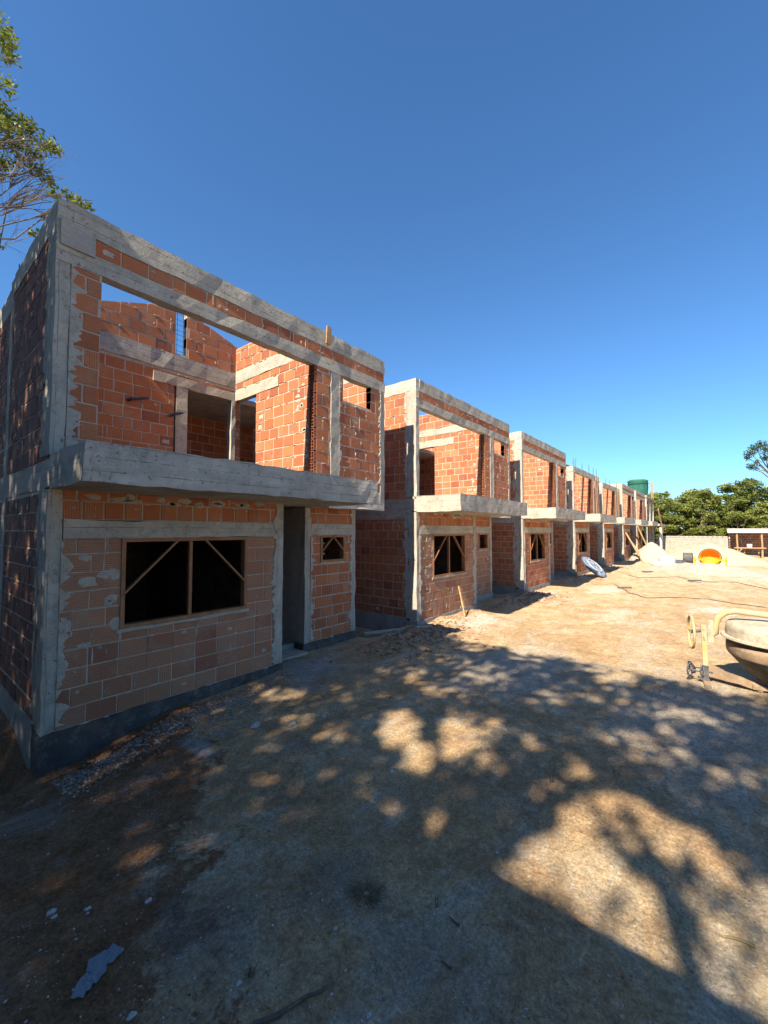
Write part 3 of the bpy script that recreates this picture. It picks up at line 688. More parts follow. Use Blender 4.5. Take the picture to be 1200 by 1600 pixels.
# pale disc leaning at the fourth house
dk = empty('tank_lid', (21.9, 4.3, .25), 'round pale blue lid with ribs leaning in front of the fourth house', 'lid')
cN = Vector((-.12, -.68, .72)).normalized(); cc = Vector((21.9, 4.7, .72))
q = MB(); q.lathe([(.0, .04), (.35, .045), (.62, .015), (.67, 0), (.67, -.04), (.6, -.08), (0, -.1)], cc, cN, 36); q.build('lid_shell', M['lid'], dk, smooth=True)
e1 = cN.orthogonal().normalized(); e2 = cN.cross(e1)
for k in range(8):
    t = PI * k / 4; d_ = e1 * math.cos(t) + e2 * math.sin(t); q = MB(); q.bar(cc + d_ * .08 + cN * .075, cc + d_ * .61 + cN * .035, .022, .018, cN); q.build('rib', M['tarp'], dk)
q = MB(); q.lathe([(.34, .06), (.36, .09), (.40, .09), (.42, .055)], cc, cN, 30); q.build('ring', M['tarp'], dk)
q = MB(); q.lathe([(.66, -.05), (.69, -.03), (.69, .01), (.66, .02)], cc, cN, 36); q.build('rim', M['dark_steel'], dk)

# ------------------------------------------------------------------ concrete mixer, near right (drum turned mouth down)
B = Vector((7.86, .2, .2)); ex = Matrix.Rotation(math.radians(-34), 3, 'Z') @ RGT.normalized(); ey = Vector((-ex.y, ex.x, 0)); 
def mp(r_, f_, z_): return Vector((B.x, B.y, 0)) + ex * r_ + ey * f_ + Vector((0, 0, z_))
mx = empty('concrete_mixer', (B.x, B.y, .2), 'cement crusted concrete mixer with yellow handwheel, its drum turned mouth down', 'concrete mixer')
q = MB(); q.bar(mp(0, 0, .2), mp(-.01, 0, 1.04), .085, .06, ex); q.bar(mp(-.012, -.035, .85), mp(-.012, -.035, 1.03), .1, .012, ex); q.build('post', M['yellow'], mx)
q = MB(); q.bar(mp(1.84, 0, .2), mp(1.84, 0, 1.04), .085, .06, ex); q.build('post', M['yellow'], mx)
for zb_ in (.98, .87):
    q = MB(); q.tube([mp(-.012, -.03, zb_), mp(-.012, -.06, zb_)], .014, 6); q.build('bolt', M['dark_steel'], mx)
q = MB(); q.bar(mp(.07, 0, .80), mp(.07, 0, 1.12), .05, .07, ex); q.build('bearing_plate', M['cement_crust'], mx)
# handwheel
wc = mp(-.16, .0, .92); hx = (ex + ey * .12).normalized(); w1 = hx.orthogonal().normalized(); w2 = hx.cross(w1)
wh = MB(); wh.tube([wc + (w1 * math.cos(2 * PI * j / 28) + w2 * math.sin(2 * PI * j / 28)) * .235 for j in range(29)], .017, 8, False); wo_ = wh.build('handwheel', M['yellow'], mx, smooth=True)
for k in range(4):
    t = PI / 4 + k * PI / 2; s_ = MB(); s_.tube([wc + hx * .05, wc + (w1 * math.cos(t) + w2 * math.sin(t)) * .235], .011, 6); s_.build('spoke', M['yellow'], wo_)
s_ = MB(); s_.tube([wc - hx * .01, mp(.0, 0, .96)], .022, 8); s_.build('axle', M['dark_steel'], wo_)
# yoke over the drum
q = MB(); pts = [mp(.03, 0, .96), mp(.10, 0, .90), mp(.13, 0, .94), mp(.135, 0, 1.08), mp(.17, 0, 1.18), mp(.25, 0, 1.255), mp(.36, 0, 1.285), mp(.6, 0, 1.27), mp(.92, 0, 1.245), mp(1.24, 0, 1.27), mp(1.48, 0, 1.285), mp(1.6, 0, 1.25), mp(1.68, 0, 1.17), mp(1.71, 0, 1.05), mp(1.72, 0, .93), mp(1.84, 0, .96)]
q.tube(pts, [.02, .03, .038, .042, .045, .045, .045, .042, .042, .042, .045, .045, .045, .042, .038, .03], 10); yk = q.build('yoke', M['yellow'], mx, smooth=True)
q = MB(); q.lathe([(0, 1.40), (.075, 1.40), (.085, 1.38), (.085, 1.33), (.07, 1.32), (.10, 1.27), (.11, 1.18), (.1, 1.1)], (mp(.92, 0, 0)), (0, 0, 1), 20); q.build('hub', M['cement_crust'], yk, smooth=True)
dc = mp(.90, 0, 0)
q = MB(); q.lathe([(.0, 1.17), (.3, 1.165), (.54, 1.15), (.625, 1.13), (.65, 1.10), (.655, 1.05), (.66, .955)], dc, (0, 0, 1), 48); dr = q.build('drum', M['cement_crust'], mx, smooth=True)
q = MB(); q.lathe([(.66, .96), (.71, .955), (.715, .93), (.70, .92), (.62, .915)], dc, (0, 0, 1), 48); q.build('ring_gear', M['cement_crust'], dr)
q = MB(); q.lathe([(.62, .92), (.62, .865), (.652, .86), (.66, .80), (.655, .73), (.64, .70)], dc, (0, 0, 1), 48); q.build('drum_band', M['rust_steel'], dr, smooth=True)
q = MB(); q.lathe([(.64, .70), (.54, .58), (.42, .46), (.33, .385), (.335, .37), (.32, .365), (.30, .38), (.5, .6)], dc, (0, 0, 1), 48); q.build('drum_cone', M['dark_rust'], dr, smooth=True)
for j in range(10):
    t = 2 * PI * j / 10; q = MB(); q.tube([dc + Vector((.61 * math.cos(t), .61 * math.sin(t), .89)), dc + Vector((.645 * math.cos(t), .645 * math.sin(t), .89))], .013, 6); q.build('bolt', M['cement_crust'], dr)
# base frame
q = MB(); q.bar(mp(.02, 0, .40), mp(.62, -.12, .27), .10, .06, ey); q.bar(mp(.02, 0, .46), mp(.2, -.03, .39), .06, .05, ey); q.bar(mp(.0, -.35, .23), mp(.0, .45, .23), .08, .05); q.bar(mp(.5, -.12, .28), mp(1.84, 0, .28), .08, .06); q.bar(mp(1.84, -.4, .23), mp(1.84, .4, .23), .08, .05)
q.build('base_frame', M['rust_steel'], mx)
for (rr, ff, zz, rad, nm) in ((-.19, -.05, .37, .09, 'gear_wheel'), (-.04, -.06, .38, .075, 'gear_wheel')):
    c_ = mp(rr, ff, zz); g1 = MB(); ax_ = (ex * .9 - ey * .42).normalized(); u1 = ax_.orthogonal().normalized(); u2 = ax_.cross(u1)
    g1.tube([c_ + (u1 * math.cos(2 * PI * j / 18) + u2 * math.sin(2 * PI * j / 18)) * rad for j in range(19)], .011, 6, False)
    for k in range(4): t = k * PI / 2; g1.tube([c_, c_ + (u1 * math.cos(t) + u2 * math.sin(t)) * rad], .007, 5)
    g1.tube([c_ - ax_ * .03, c_ + ax_ * .12], .014, 6); g1.build(nm, M['dark_steel'], mx)
q = MB(); q.bar(mp(-.02, -.06, .24), mp(-.10, -.06, .28), .03, .03); q.bar(mp(-.0, -.08, .26), mp(.0, -.08, .46), .06, .05); q.build('pedal_bracket', M['dark_steel'], mx)

# ------------------------------------------------------------------ far mixer, mouth towards the camera
fc = Vector((31.6, .42, .82)); fa = Vector((-1, -.05, .02)).normalized(); fr_ = Vector((0, -1, 0))
fm = empty('concrete_mixer', (31.8, .42, .2), 'bright orange concrete mixer far off, open drum facing the camera before the pale heap', 'concrete mixer')
q = MB(); q.lathe([(.0, -.6), (.25, -.58), (.43, -.42), (.52, -.18), (.52, -.04), (.53, .0), (.50, .0), (.47, -.1), (.4, -.35), (.2, -.48), (0, -.5)], fc, fa, 36); q.build('drum', M['orange'], fm, smooth=True)
q = MB(); q.lathe([(.51, .0), (.545, .02), (.56, -.04), (.53, -.06)], fc, fa, 36); q.build('drum_rim', M['dark_steel'], fm)
q = MB(); q.bar(fc + fr_ * -.72 + fa * .1 + Vector((0, 0, -.12)), fc + fr_ * .72 + fa * .1 + Vector((0, 0, -.12)), .08, .08); q.build('yoke', M['orange'], fm)
for sgn in (-1, 1):
    q = MB(); q.bar(fc + fr_ * sgn * .74 + Vector((0, 0, -.64)), fc + fr_ * sgn * .74 + Vector((0, 0, .05)), .09, .09); q.build('post', M['orange'], fm)
q = MB(); q.bar((32.3, 1.5, .24), (32.3, -.7, .24), .1, .08); q.bar((31.0, 1.5, .24), (32.6, 1.5, .24), .1, .08); q.bar((31.0, -.7, .24), (32.6, -.7, .24), .1, .08); q.build('base_frame', M['orange'], fm)
q = MB(); q.lathe([(0, -.25), (.3, -.25), (.33, -.2), (.33, .2), (.3, .25), (0, .25)], (31.9, 1.5, .75), (0, 1, 0), 18); q.build('motor_guard', M['dark_steel'], fm, smooth=True)
q = MB(); q.box(31.5, 32.3, 1.6, 2.1, .25, .6); q.build('motor_stand', M['dark_steel'], fm)
# bagged material beside it
bgm = MB()
def bag(mb, c, sx, sy, sz, rot=0, seed=0):
    n1, n2 = 10, 7; b0 = len(mb.v)
    for a in range(n2 + 1):
        ph = -PI / 2 + PI * a / n2
        for j in range(n1):
            t = 2 * PI * j / n1; cx_, sy_ = math.cos(t), math.sin(t)
            x = math.copysign(abs(cx_) ** .55, cx_) * abs(math.cos(ph)) ** .5; y = math.copysign(abs(sy_) ** .55, sy_) * abs(math.cos(ph)) ** .5
            z = math.sin(ph); k = 1 + .1 * noise.noise((x * 2 + seed, y * 2, z * 2))
            X_ = x * sx * k; Y_ = y * sy * k
            mb.v.append((c[0] + X_ * math.cos(rot) - Y_ * math.sin(rot), c[1] + X_ * math.sin(rot) + Y_ * math.cos(rot), c[2] + z * sz * k))
    for a in range(n2):
        for j in range(n1): mb.f.append((b0 + a * n1 + j, b0 + a * n1 + (j + 1) % n1, b0 + (a + 1) * n1 + (j + 1) % n1, b0 + (a + 1) * n1 + j)); mb.r.append(0.); mb.m.append(0)
lbs = ['blue grey tarpaulin bag at the left of the orange mixer', 'white sack on the ground in front of the blue grey bag']
q = MB(); bag(q, (32.2, 2.6, .5), .35, .5, .33, .1, 3); thing('material_bag', q, M['tarp'], lbs[0], 'bag', smooth=True)
q = MB(); bag(q, (31.2, 2.7, .36), .4, .65, .16, .0, 9); thing('material_bag', q, M['white_paint'], lbs[1], 'bag', smooth=True)

# ------------------------------------------------------------------ heaps
def heap(name, cx, cy, rx, ry, h, m, label, cat, seed, peak=1.0, n=60, jag=.05):
    V = []; Fc = []
    for i in range(n + 1):
        for j in range(n + 1):
            u, v = (i / n * 2 - 1) * 1.15, (j / n * 2 - 1) * 1.15; r_ = math.hypot(u, v)
            z = max(0, 1 - r_ ** peak); z = z + (.10 * noise.noise((u * 2.3 + seed, v * 2.3, 1)) + jag * noise.noise((u * 9 + seed, v * 9, 4))) * min(1, max(0, 1.12 - r_) * 5)
            x, y = cx + u * rx, cy + v * ry; V.append((x, y, gz(x, y) - .03 + max(-.02, z * h) - (.05 if r_ > 1.08 else 0)))
    for i in range(n):
        for j in range(n): Fc.append((i * (n + 1) + j, (i + 1) * (n + 1) + j, (i + 1) * (n + 1) + j + 1, i * (n + 1) + j + 1))
    o = mesh_obj(name, V, Fc, m, smooth=True); tag(o, label, cat); return o
heap('sand_heap', 37.5, .55, 3.0, 3.3, 1.4, M['sand'], 'broad pale sand heap rising behind the orange mixer', 'heap', 2, 1.2)
heap('gravel_heap', 36.5, 3.9, 1.7, 1.55, 1.4, M['gravel'], 'smaller grey white gravel heap left of the sand heap', 'heap', 5, 1.3, jag=.1)
heap('sand_mound', 27, .4, 2.2, 3.0, .42, M['gravel'], 'low lumpy mound of pale sand in front of the orange mixer', 'heap', 8, 1.2, jag=.16)
heap('sand_mound', 26, -3.0, 2.4, 2.6, .35, M['gravel'], 'low spread of pale sand at the right edge below the shed', 'heap', 12, 1.2, jag=.16)

# ------------------------------------------------------------------ block wall and shed
bw = empty('block_wall', (55.2, 2, .2), 'low grey block wall along the far end under the trees', 'wall')
q = MB(); q.box(55.02, 55.14, -1.15, 5.2, -.3, 1.66); q.build('mortar', M['mortar'], bw)
blk = bpy.data.meshes.new('block'); V, Fc = prism([(-.19, -.09), (.19, -.09), (.19, .09), (-.19, .09)], 0, .16, .006)
blk.from_pydata([(v[1], v[0], v[2]) for v in V], [], Fc); blk.materials.append(M['block'])
nb = 0
for r_ in range(9):
    y = -1.13 + (.2 if r_ % 2 else 0)
    while y < 5.2:
        if not (r_ == 8 and y < 1.8 + .3 and y > 5):
            o = bpy.data.objects.new('block', blk); COL.objects.link(o); o.parent = bw; o.location = (55.0 - 55.2 + R.uniform(-.006, .006), y + .19 - 2, .0 + r_ * .2 - .02); nb += 1
        y += .4
q = MB(); conc_box(q, 54.95, 55.2, -1.42, -1.17, -.2, 2.0); q.build('wall_post', M['plaster'], bw)

def at(px, py, dep):                                    # a pixel's place at a given distance
    d_ = FWD + RGT * ((px - 600) / 645.0) - RGT.cross(FWD) * ((py - 800) / 645.0); return EYE + d_ * dep
sh = empty('shed', (42, -2.6, .2), 'open timber shed with white roof edge and dark brick back wall at the far right', 'shed')
p1 = at(1137, 829, 33.5); p2 = at(1240, 829, 33.5)
ux = (p2 - p1); ux.z = 0; LN = ux.length; ux.normalize(); uy = Vector((-ux.y, ux.x, 0))
uy = (p1 - EYE); uy.z = 0; uy.normalize()
P1 = Vector((p1.x, p1.y, 0))
sp = lambda a, n, z: P1 + ux * a + uy * n + Vector((0, 0, z))
q = MB(); q.bar(sp(0, .02, 2.44), sp(LN, .02, 2.44), .05, .32, (0, 0, 1)); q.build('fascia', M['white_paint'], sh)
q = MB(); q.add([sp(-.0, 0, 2.56), sp(LN, 0, 2.56), sp(LN, 3.2, 2.28), sp(0, 3.2, 2.28), sp(0, 0, 2.53), sp(LN, 0, 2.53), sp(LN, 3.2, 2.25), sp(0, 3.2, 2.25)], [(0, 1, 2, 3), (7, 6, 5, 4), (0, 4, 5, 1), (1, 5, 6, 2), (2, 6, 7, 3), (3, 7, 4, 0)]); q.build('roof_sheet', M['white_paint'], sh)
HS = House(sh, 0)
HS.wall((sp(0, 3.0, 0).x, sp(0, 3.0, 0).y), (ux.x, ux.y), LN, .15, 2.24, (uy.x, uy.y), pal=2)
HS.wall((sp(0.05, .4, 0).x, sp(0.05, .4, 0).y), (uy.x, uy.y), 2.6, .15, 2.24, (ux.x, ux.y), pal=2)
HS.finish()
for a in (.72, 2.75): q = MB(); q.tube([sp(a, .2, .1), sp(a + .03, .22, 1.2), sp(a - .01, .2, 2.4)], [.07, .06, .065], 7); q.build('post', M['wood'], sh)
q = MB(); q.bar(sp(.5, .12, 1.05), sp(3.0, .12, 1.02), .1, .1); q.build('rail', M['wood'], sh)
q = MB(); q.bar(sp(.8, .8, 1.0), sp(2.9, .8, 1.0), .6, .05); q.bar(sp(1.3, .8, .1), sp(1.3, .8, 1.0), .08, .08); q.bar(sp(2.5, .8, .1), sp(2.5, .8, 1.0), .08, .08); wb = q.build('workbench', M['wood'], sh)
q = MB(); q.bar(sp(.75, .3, .38), sp(2.3, .3, .30), .25, .24); thing('timber_stack', q, M['wood'], 'low stack of raw timber at the foot of the shed posts', 'timber')
q = MB(); q.bar(sp(.95, 1.6, .2), sp(.9, 1.9, 1.7), .5, .04, ux); thing('plywood_sheet', q, M['wood_grey'], 'grey board standing inside the shed behind the left post', 'board')
q = MB(); q.lathe([(0, 0), (.16, 0), (.18, .3), (.15, .3), (.14, .02), (0, .02)], sp(1.75, .8, 1.03), (0, 0, 1), 14); thing('bucket', q, M['white_paint'], 'white bucket standing on the shed workbench', 'bucket')
cb = at(1212, 817, 47)
q = MB(); conc_box(q, cb.x - 1.0, cb.x + 2, cb.y - 2.2, cb.y + 1.0, .1, cb.z + .35, .8); thing('white_hut', q, M['plaster'], 'pale hut partly seen above the shed roof at the right edge', 'hut')

# ------------------------------------------------------------------ trees
def leaves(mb_v, mb_f, rnd, pts, size, r, flat=.0, up=.5):
    """folded leaf sprays: two triangles-pairs each, random tilt"""
    n = len(pts); pts = np.asarray(pts)
    rs = np.random.RandomState(r)
    nrm = rs.normal(size=(n, 3)); nrm[:, 2] += up * 2; nrm /= np.linalg.norm(nrm, axis=1)[:, None]
    t = rs.normal(size=(n, 3)); t -= nrm * (t * nrm).sum(1)[:, None]; t /= np.linalg.norm(t, axis=1)[:, None]
    b_ = np.cross(nrm, t); sz = size * rs.uniform(.55, 1.25, (n, 1))
    base = sum(len(v) for v in mb_v)
    V = np.stack([pts - t * sz, pts + b_ * sz * .42 - nrm * sz * .12 - t * sz * .1, pts + t * sz, pts - b_ * sz * .42 - nrm * sz * .12 + t * sz * .1], 1).reshape(-1, 3)
    i = np.arange(n) * 4 + base
    Fq = np.stack([np.stack([i, i + 1, i + 2], 1), np.stack([i, i + 2, i + 3], 1)], 1).reshape(-1, 3)
    mb_v.append(V); mb_f.append(Fq); rnd.append(np.repeat(np.clip(rs.normal(.45, .22, n), 0, 1), 2))
def leaf_obj(name, vs, fs, rs, m, parent=None):
    V = np.concatenate(vs).astype(np.float32); Fq = np.concatenate(fs).astype(np.int32); rr = np.concatenate(rs).astype(np.float32)
    me = bpy.data.meshes.new(name); me.vertices.add(len(V)); me.vertices.foreach_set('co', V.ravel())
    me.loops.add(Fq.size); me.loops.foreach_set('vertex_index', Fq.ravel()); me.polygons.add(len(Fq))
    me.polygons.foreach_set('loop_start', np.arange(len(Fq), dtype=np.int32) * 3); me.polygons.foreach_set('loop_total', np.full(len(Fq), 3, np.int32))
    me.materials.append(m); me.update(calc_edges=True); a = me.attributes.new('rnd', 'FLOAT', 'FACE'); a.data.foreach_set('value', rr)
    o = bpy.data.objects.new(name, me); COL.objects.link(o)
    if parent: o.parent = parent; o.matrix_parent_inverse = Matrix.Translation(parent.location).inverted()
    return o
def branch_path(a, b, sag=.15, n=6, r=R):
    a, b = Vector(a), Vector(b); L = (b - a).length; off = Vector((r.uniform(-1, 1), r.uniform(-1, 1), r.uniform(-.3, 1))) * sag * L
    return [a.lerp(b, i / n) + off * math.sin(PI * i / n) * .5 + Vector((r.uniform(-1, 1), r.uniform(-1, 1), r.uniform(-1, 1))) * L * .02 * (0 < i < n) for i in range(n + 1)]
def taper(p, r0, r1): return [r0 + (r1 - r0) * i / (len(p) - 1) for i in range(len(p))]

# forest variants
def forest_variant(k, H_, W_, seed):
    rs = np.random.RandomState(seed); rr = random.Random(seed)
    root = bpy.data.objects.new('forest_tree', None); COL.objects.link(root)
    tb = MB(); p = branch_path((0, 0, -.3), (rr.uniform(-.4, .4), rr.uniform(-.4, .4), H_ * .6), .08, 6, rr); tb.tube(p, taper(p, .2, .1), 8)
    clumps = []
    for _ in range(36):
        t = rr.uniform(0, 2 * PI); q_ = rr.random() ** .5; z = rr.uniform(.06, 1)
        rad = W_ * (math.sqrt(max(0, 1 - ((z - .42) / .62) ** 2))) * q_
        c = (rad * math.cos(t), rad * math.sin(t), z * H_ * .92); clumps.append((c, rr.uniform(.5, 1.05)))
        if rr.random() < .5: pb = branch_path(p[3], c, .1, 4, rr); tb.tube(pb, taper(pb, .08, .02), 5)
    tr = tb.build('trunk', M['bark'], root)
    vs, fs, rn = [], [], []
    for c, s in clumps:
        n = int(330 * s); d = rs.normal(size=(n, 3)); d /= np.linalg.norm(d, axis=1)[:, None]; d *= rs.uniform(.45, 1.05, (n, 1)) * s; d[:, 2] *= .62
        d[:, 2] = np.where(d[:, 2] < -.25 * s, -d[:, 2] * .5, d[:, 2])
        leaves(vs, fs, rn, d + np.array(c), .15, rr.randrange(9999)); rn[-1] = np.clip(rn[-1] + rr.uniform(-.22, .25), 0, 1)
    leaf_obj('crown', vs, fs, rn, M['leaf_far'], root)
    return root
var = [forest_variant(k, h, w_, 40 + k) for k, (h, w_) in enumerate([(7.2, 2.6), (8.2, 3.0), (6.4, 3.0), (7.6, 2.2), (6.8, 3.4)])]
tone = ['dense rounded', 'tall broad', 'low spreading', 'narrow upright', 'wide flat topped']
spots = []
for rw, (X0, hs) in enumerate(((58.5, .82), (62.0, .95), (66.5, 1.08), (72, 1.2))):
    y = 10.5 + R.uniform(-1, 1)
    while y > -13:
        spots.append((X0 + R.uniform(-1, 1), y, hs * R.uniform(.88, 1.08), rw)); y -= R.uniform(2.9, 3.4) + rw * .2
rown = ['front rank behind the block wall', 'second rank of the wood', 'third rank of the wood', 'rearmost rank of the wood']
used = set()
for j, (x, y, s, rw) in enumerate(spots):
    v = j % 5
    if v not in used: o = var[v]; used.add(v)
    else:
        o = var[v].copy(); COL.objects.link(o)
        for ch in var[v].children: c_ = ch.copy(); COL.objects.link(c_); c_.parent = o
    kx = 1.0
    o.location = (x, y, .1); o.rotation_euler = (0, 0, R.uniform(0, 6.28)); sx = s * R.uniform(.98, 1.15)
    hh = 1.13 * s * (.90 + .16 * noise.noise((y * .35, rw, 0)) * 2)
    o.scale = (sx, sx, hh)
    tag(o, '%s green tree in the %s, %s' % (tone[v], rown[rw], 'left part' if y > -1.5 else 'right part'), 'tree', 'trees of the wood beyond the site, %s' % rown[rw].split()[0])

# shade-giving tree behind the camera: its leaves leave open just those gaps the sun comes through
k_ = 1 / -SUN.z
def G(p):                                              # where the sun's ray through p meets the ground plane z = .2
    t = (p[2] - .2) * k_; return (p[0] + SUN.x * t, p[1] + SUN.y * t)
def px(x, y, z=.2):
    d_ = FWD + RGT * ((x - 600) / 645.0) - RGT.cross(FWD) * ((y - 800) / 645.0); t = (z - EYE.z) / d_.z; return (EYE.x + d_.x * t, EYE.y + d_.y * t)
gaps = []
for (x, y, rx, ry, st) in [(625, 1135, 36, 42, 1), (653, 1178, 28, 30, 1), (715, 1150, 38, 50, 1), (770, 1135, 24, 26, .8), (765, 1190, 22, 18, .9), (677, 1283, 27, 30, 1), (612, 1262, 16, 16, .8),
        (520, 1150, 22, 15, .8), (445, 1087, 46, 15, .75), (543, 1088, 12, 10, .7), (458, 1122, 20, 10, .7), (516, 1210, 20, 13, .55), (412, 1218, 25, 20, .45), (831, 1160, 17, 18, .85),
        (903, 1202, 20, 18, .95), (826, 1237, 24, 20, .5), (1083, 1130, 30, 15, .5), (1160, 1132, 18, 10, .5), (1095, 1210, 40, 24, .5), (1000, 1173, 14, 8, .6), (1190, 1215, 18, 12, .7),
        (735, 1010, 30, 8, .8), (640, 1080, 20, 8, .5), (860, 1085, 30, 8, .35), (1000, 1065, 60, 6, .6), (905, 1100, 18, 8, .4)]:
    c = px(x, y); cs = [px(x + rx, y), px(x - rx, y), px(x, y + ry), px(x, y - ry)]
    a = np.array([[cs[0][0] - c[0], cs[2][0] - c[0]], [cs[0][1] - c[1], cs[2][1] - c[1]]]); gaps.append((np.array(c), np.linalg.inv(a), st))
big = [px(*p) for p in [(768, 1355), (800, 1335), (860, 1300), (880, 1260), (900, 1232), (965, 1240), (1017, 1255), (1090, 1300), (1163, 1355), (1230, 1400), (1260, 1600), (1090, 1600), (1000, 1500), (877, 1425)]]
dark = []                                               # lobes of foliage inside the large gap
for (x, y, rx, ry) in [(965, 1300, 22, 40), (1000, 1350, 18, 28), (1060, 1370, 50, 26), (1130, 1400, 40, 26), (968, 1405, 20, 16), (1170, 1470, 26, 40), (1180, 1375, 30, 18), (1075, 1440, 16, 26)]:
    c = px(x, y); cs = [px(x + rx, y), px(x, y + ry)]
    a = np.array([[cs[0][0] - c[0], cs[1][0] - c[0]], [cs[0][1] - c[1], cs[1][1] - c[1]]]); dark.append((np.array(c), np.linalg.inv(a)))
# streaks that reach the first house's side and front
for (x, y, rx, ry, st) in ((5.2, 6.9, .25, .12, .8), (4.5, 6.55, .12, .06, .8), (3.3, 6.4, .15, .1, .9), (2.9, 6.9, .1, .2, .7), (6.3, 7.1, .3, .1, .7), (3.9, 5.15, .1, .08, .7), (4.3, 7.6, .2, .1, .6), (6.8, 7.9, .4, .12, .6), (5.8, 6.25, .2, .06, .7), (6.9, 8.9, .8, .1, .8), (7.6, 8.6, .6, .1, .8)):
    gaps.append((np.array((x, y)), np.diag([1 / rx, 1 / ry]), st))
def inpoly(P, poly):
    x, y = P[:, 0], P[:, 1]; ins = np.zeros(len(P), bool); n = len(poly)
    for i in range(n):
        x1, y1 = poly[i]; x2, y2 = poly[(i + 1) % n]
        c = ((y1 > y) != (y2 > y)) & (x < (x2 - x1) * (y - y1) / (y2 - y1 + 1e-12) + x1); ins ^= c
    return ins
def shade_keep(P):
    rs = np.random.RandomState(3); keep = np.ones(len(P), bool); rnd_ = rs.uniform(size=len(P))
    wob = np.array([[noise.noise((p[0] * 3, p[1] * 3, 1)), noise.noise((p[0] * 3, p[1] * 3, 9))] for p in P]) * .10
    Q = P + wob
    for c, a, st in gaps:
        d = np.linalg.norm((Q - c) @ a.T, axis=1); keep &= ~((d < 1.0) & (rnd_ < st * np.clip((1.05 - d) * 3, 0, 1) ** .5))
    b_ = inpoly(Q, big)
    dk_ = np.zeros(len(P), bool)
    for c, a in dark: dk_ |= np.linalg.norm((Q - c) @ a.T, axis=1) < 1
    keep &= ~(b_ & ~(dk_ & (rnd_ < .55)))
    # outer edge of the crown's shadow
    edge = 7.55 + .25 * np.array([noise.noise((p[1] * 1.6, 0, 3)) for p in P]) + .5 * np.array([noise.noise((p[1] * .5, 5, 3)) for p in P]) + np.clip(P[:, 1] - 5, 0, 9) * .22
    over = (P[:, 0] - edge); keep &= ~((over > 0) & (rnd_ < np.clip(.5 + over * 2.2, 0, 1)))
    keep &= P[:, 0] < edge + .5
    thin = np.clip((P[:, 0] - 4.3) / 1.0, 0, 1) * np.clip((4.6 - P[:, 1]) / 1.0, 0, 1)
    nz_ = np.array([noise.noise((p[0] * 1.1, p[1] * 1.1, 31)) + .25 * noise.noise((p[0] * 3, p[1] * 3, 17)) for p in P])
    keep &= rnd_ > thin * np.clip(.44 + 1.1 * nz_, .1, .96)
    return keep
rs = np.random.RandomState(11); N = 135000
P = np.stack([rs.uniform(-3.0, 10.5, N), rs.uniform(-7, 12, N)], 1)
P = P[(P[:, 0] > 2.3) | (P[:, 1] > 2.2)]; P = P[shade_keep(P)]
zl = 10.2 + 1.6 * np.array([noise.noise((p[0] * .3, p[1] * .3, 2)) for p in P]) + rs.normal(0, .55, len(P))
t = (zl - .2) * k_; L3 = np.stack([P[:, 0] - SUN.x * t, P[:, 1] - SUN.y * t, zl], 1)
vs, fs, rn = [], [], []
leaves(vs, fs, rn, L3, .125, 5, up=.25)
tr_ = empty('shade_tree', (-7.5, -4.5, .1), 'wide tree behind the camera whose crown throws the dappled shade', 'tree')
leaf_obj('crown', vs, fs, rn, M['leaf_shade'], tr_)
tb = MB(); base = Vector((-7.5, -4.5, 0)); p = branch_path(base, (-6.6, -3.2, 6.5), .06, 7); tb.tube(p, taper(p, .32, .2), 12)
def up3(g_, z): t = (z - .2) * k_; return Vector((g_[0] - SUN.x * t, g_[1] - SUN.y * t, z))
limb = []
for pts_, z, r0, r1 in (([(1110, 1620), (1100, 1555), (1071, 1453), (1024, 1380), (965, 1321), (926, 1258), (903, 1212)], 10.6, .075, .022),
                        ([(1071, 1453), (1045, 1390), (1010, 1330), (990, 1285), (975, 1255)], 10.3, .07, .03),
                        ([(1190, 1600), (1150, 1545), (1108, 1480), (1075, 1410), (1060, 1360)], 9.9, .035, .018),
                        ([(1110, 1620), (1060, 1500), (1035, 1420), (1022, 1350)], 10.0, .045, .02), ([(965, 1321), (950, 1290), (915, 1262)], 10.2, .03, .012), ([(1024, 1380), (1060, 1350), (1080, 1310)], 10.2, .03, .012), ([(1150, 1545), (1170, 1480), (1200, 1440)], 10, .03, .012), ([(1003, 1330), (1030, 1300), (1050, 1270)], 10.3, .025, .01), ([(1090, 1500), (1030, 1460), (990, 1450)], 10, .018, .008), ([(877, 1425), (884, 1395), (870, 1350)], 9.0, .012, .008), ([(850, 1402), (866, 1370), (872, 1345)], 9.2, .014, .008)):
    tb.tube([up3(px(*q_), z + .05 * math.sin(i_)) for i_, q_ in enumerate(pts_)], taper(pts_, r0, r1), 7)
for _ in range(26):
    e_ = L3[rs.randint(len(L3))]; gq = G(e_)
    if inpoly(np.array([gq]), big)[0] or gq[0] < 4.6 or gq[0] > 6.6 or gq[1] > 5: continue
    q_ = branch_path(p[-1] + Vector((0, 0, R.uniform(-1, 0))), e_, .06, 6); tb.tube(q_, taper(q_, .09, .02), 6)
tb.build('trunk', M['bark'], tr_)
# low building behind the camera that throws the straight shadow edge
bl = empty('neighbour_building', (-3.4, -2, .2), 'plain plastered building standing behind the camera', 'building')
hz = .2 + (2.66 + 1.3) * .94
q = MB(); conc_box(q, -4.6, -1.3, -9.0, 2.3, -.1, hz, 1.0, .004); q.build('wall', M['plaster'], bl)
q = MB(); conc_box(q, -4.9, -1.32, -9.2, 2.28, hz + .003, hz + .02, 1.0, .001); q.build('roof', M['found'], bl)

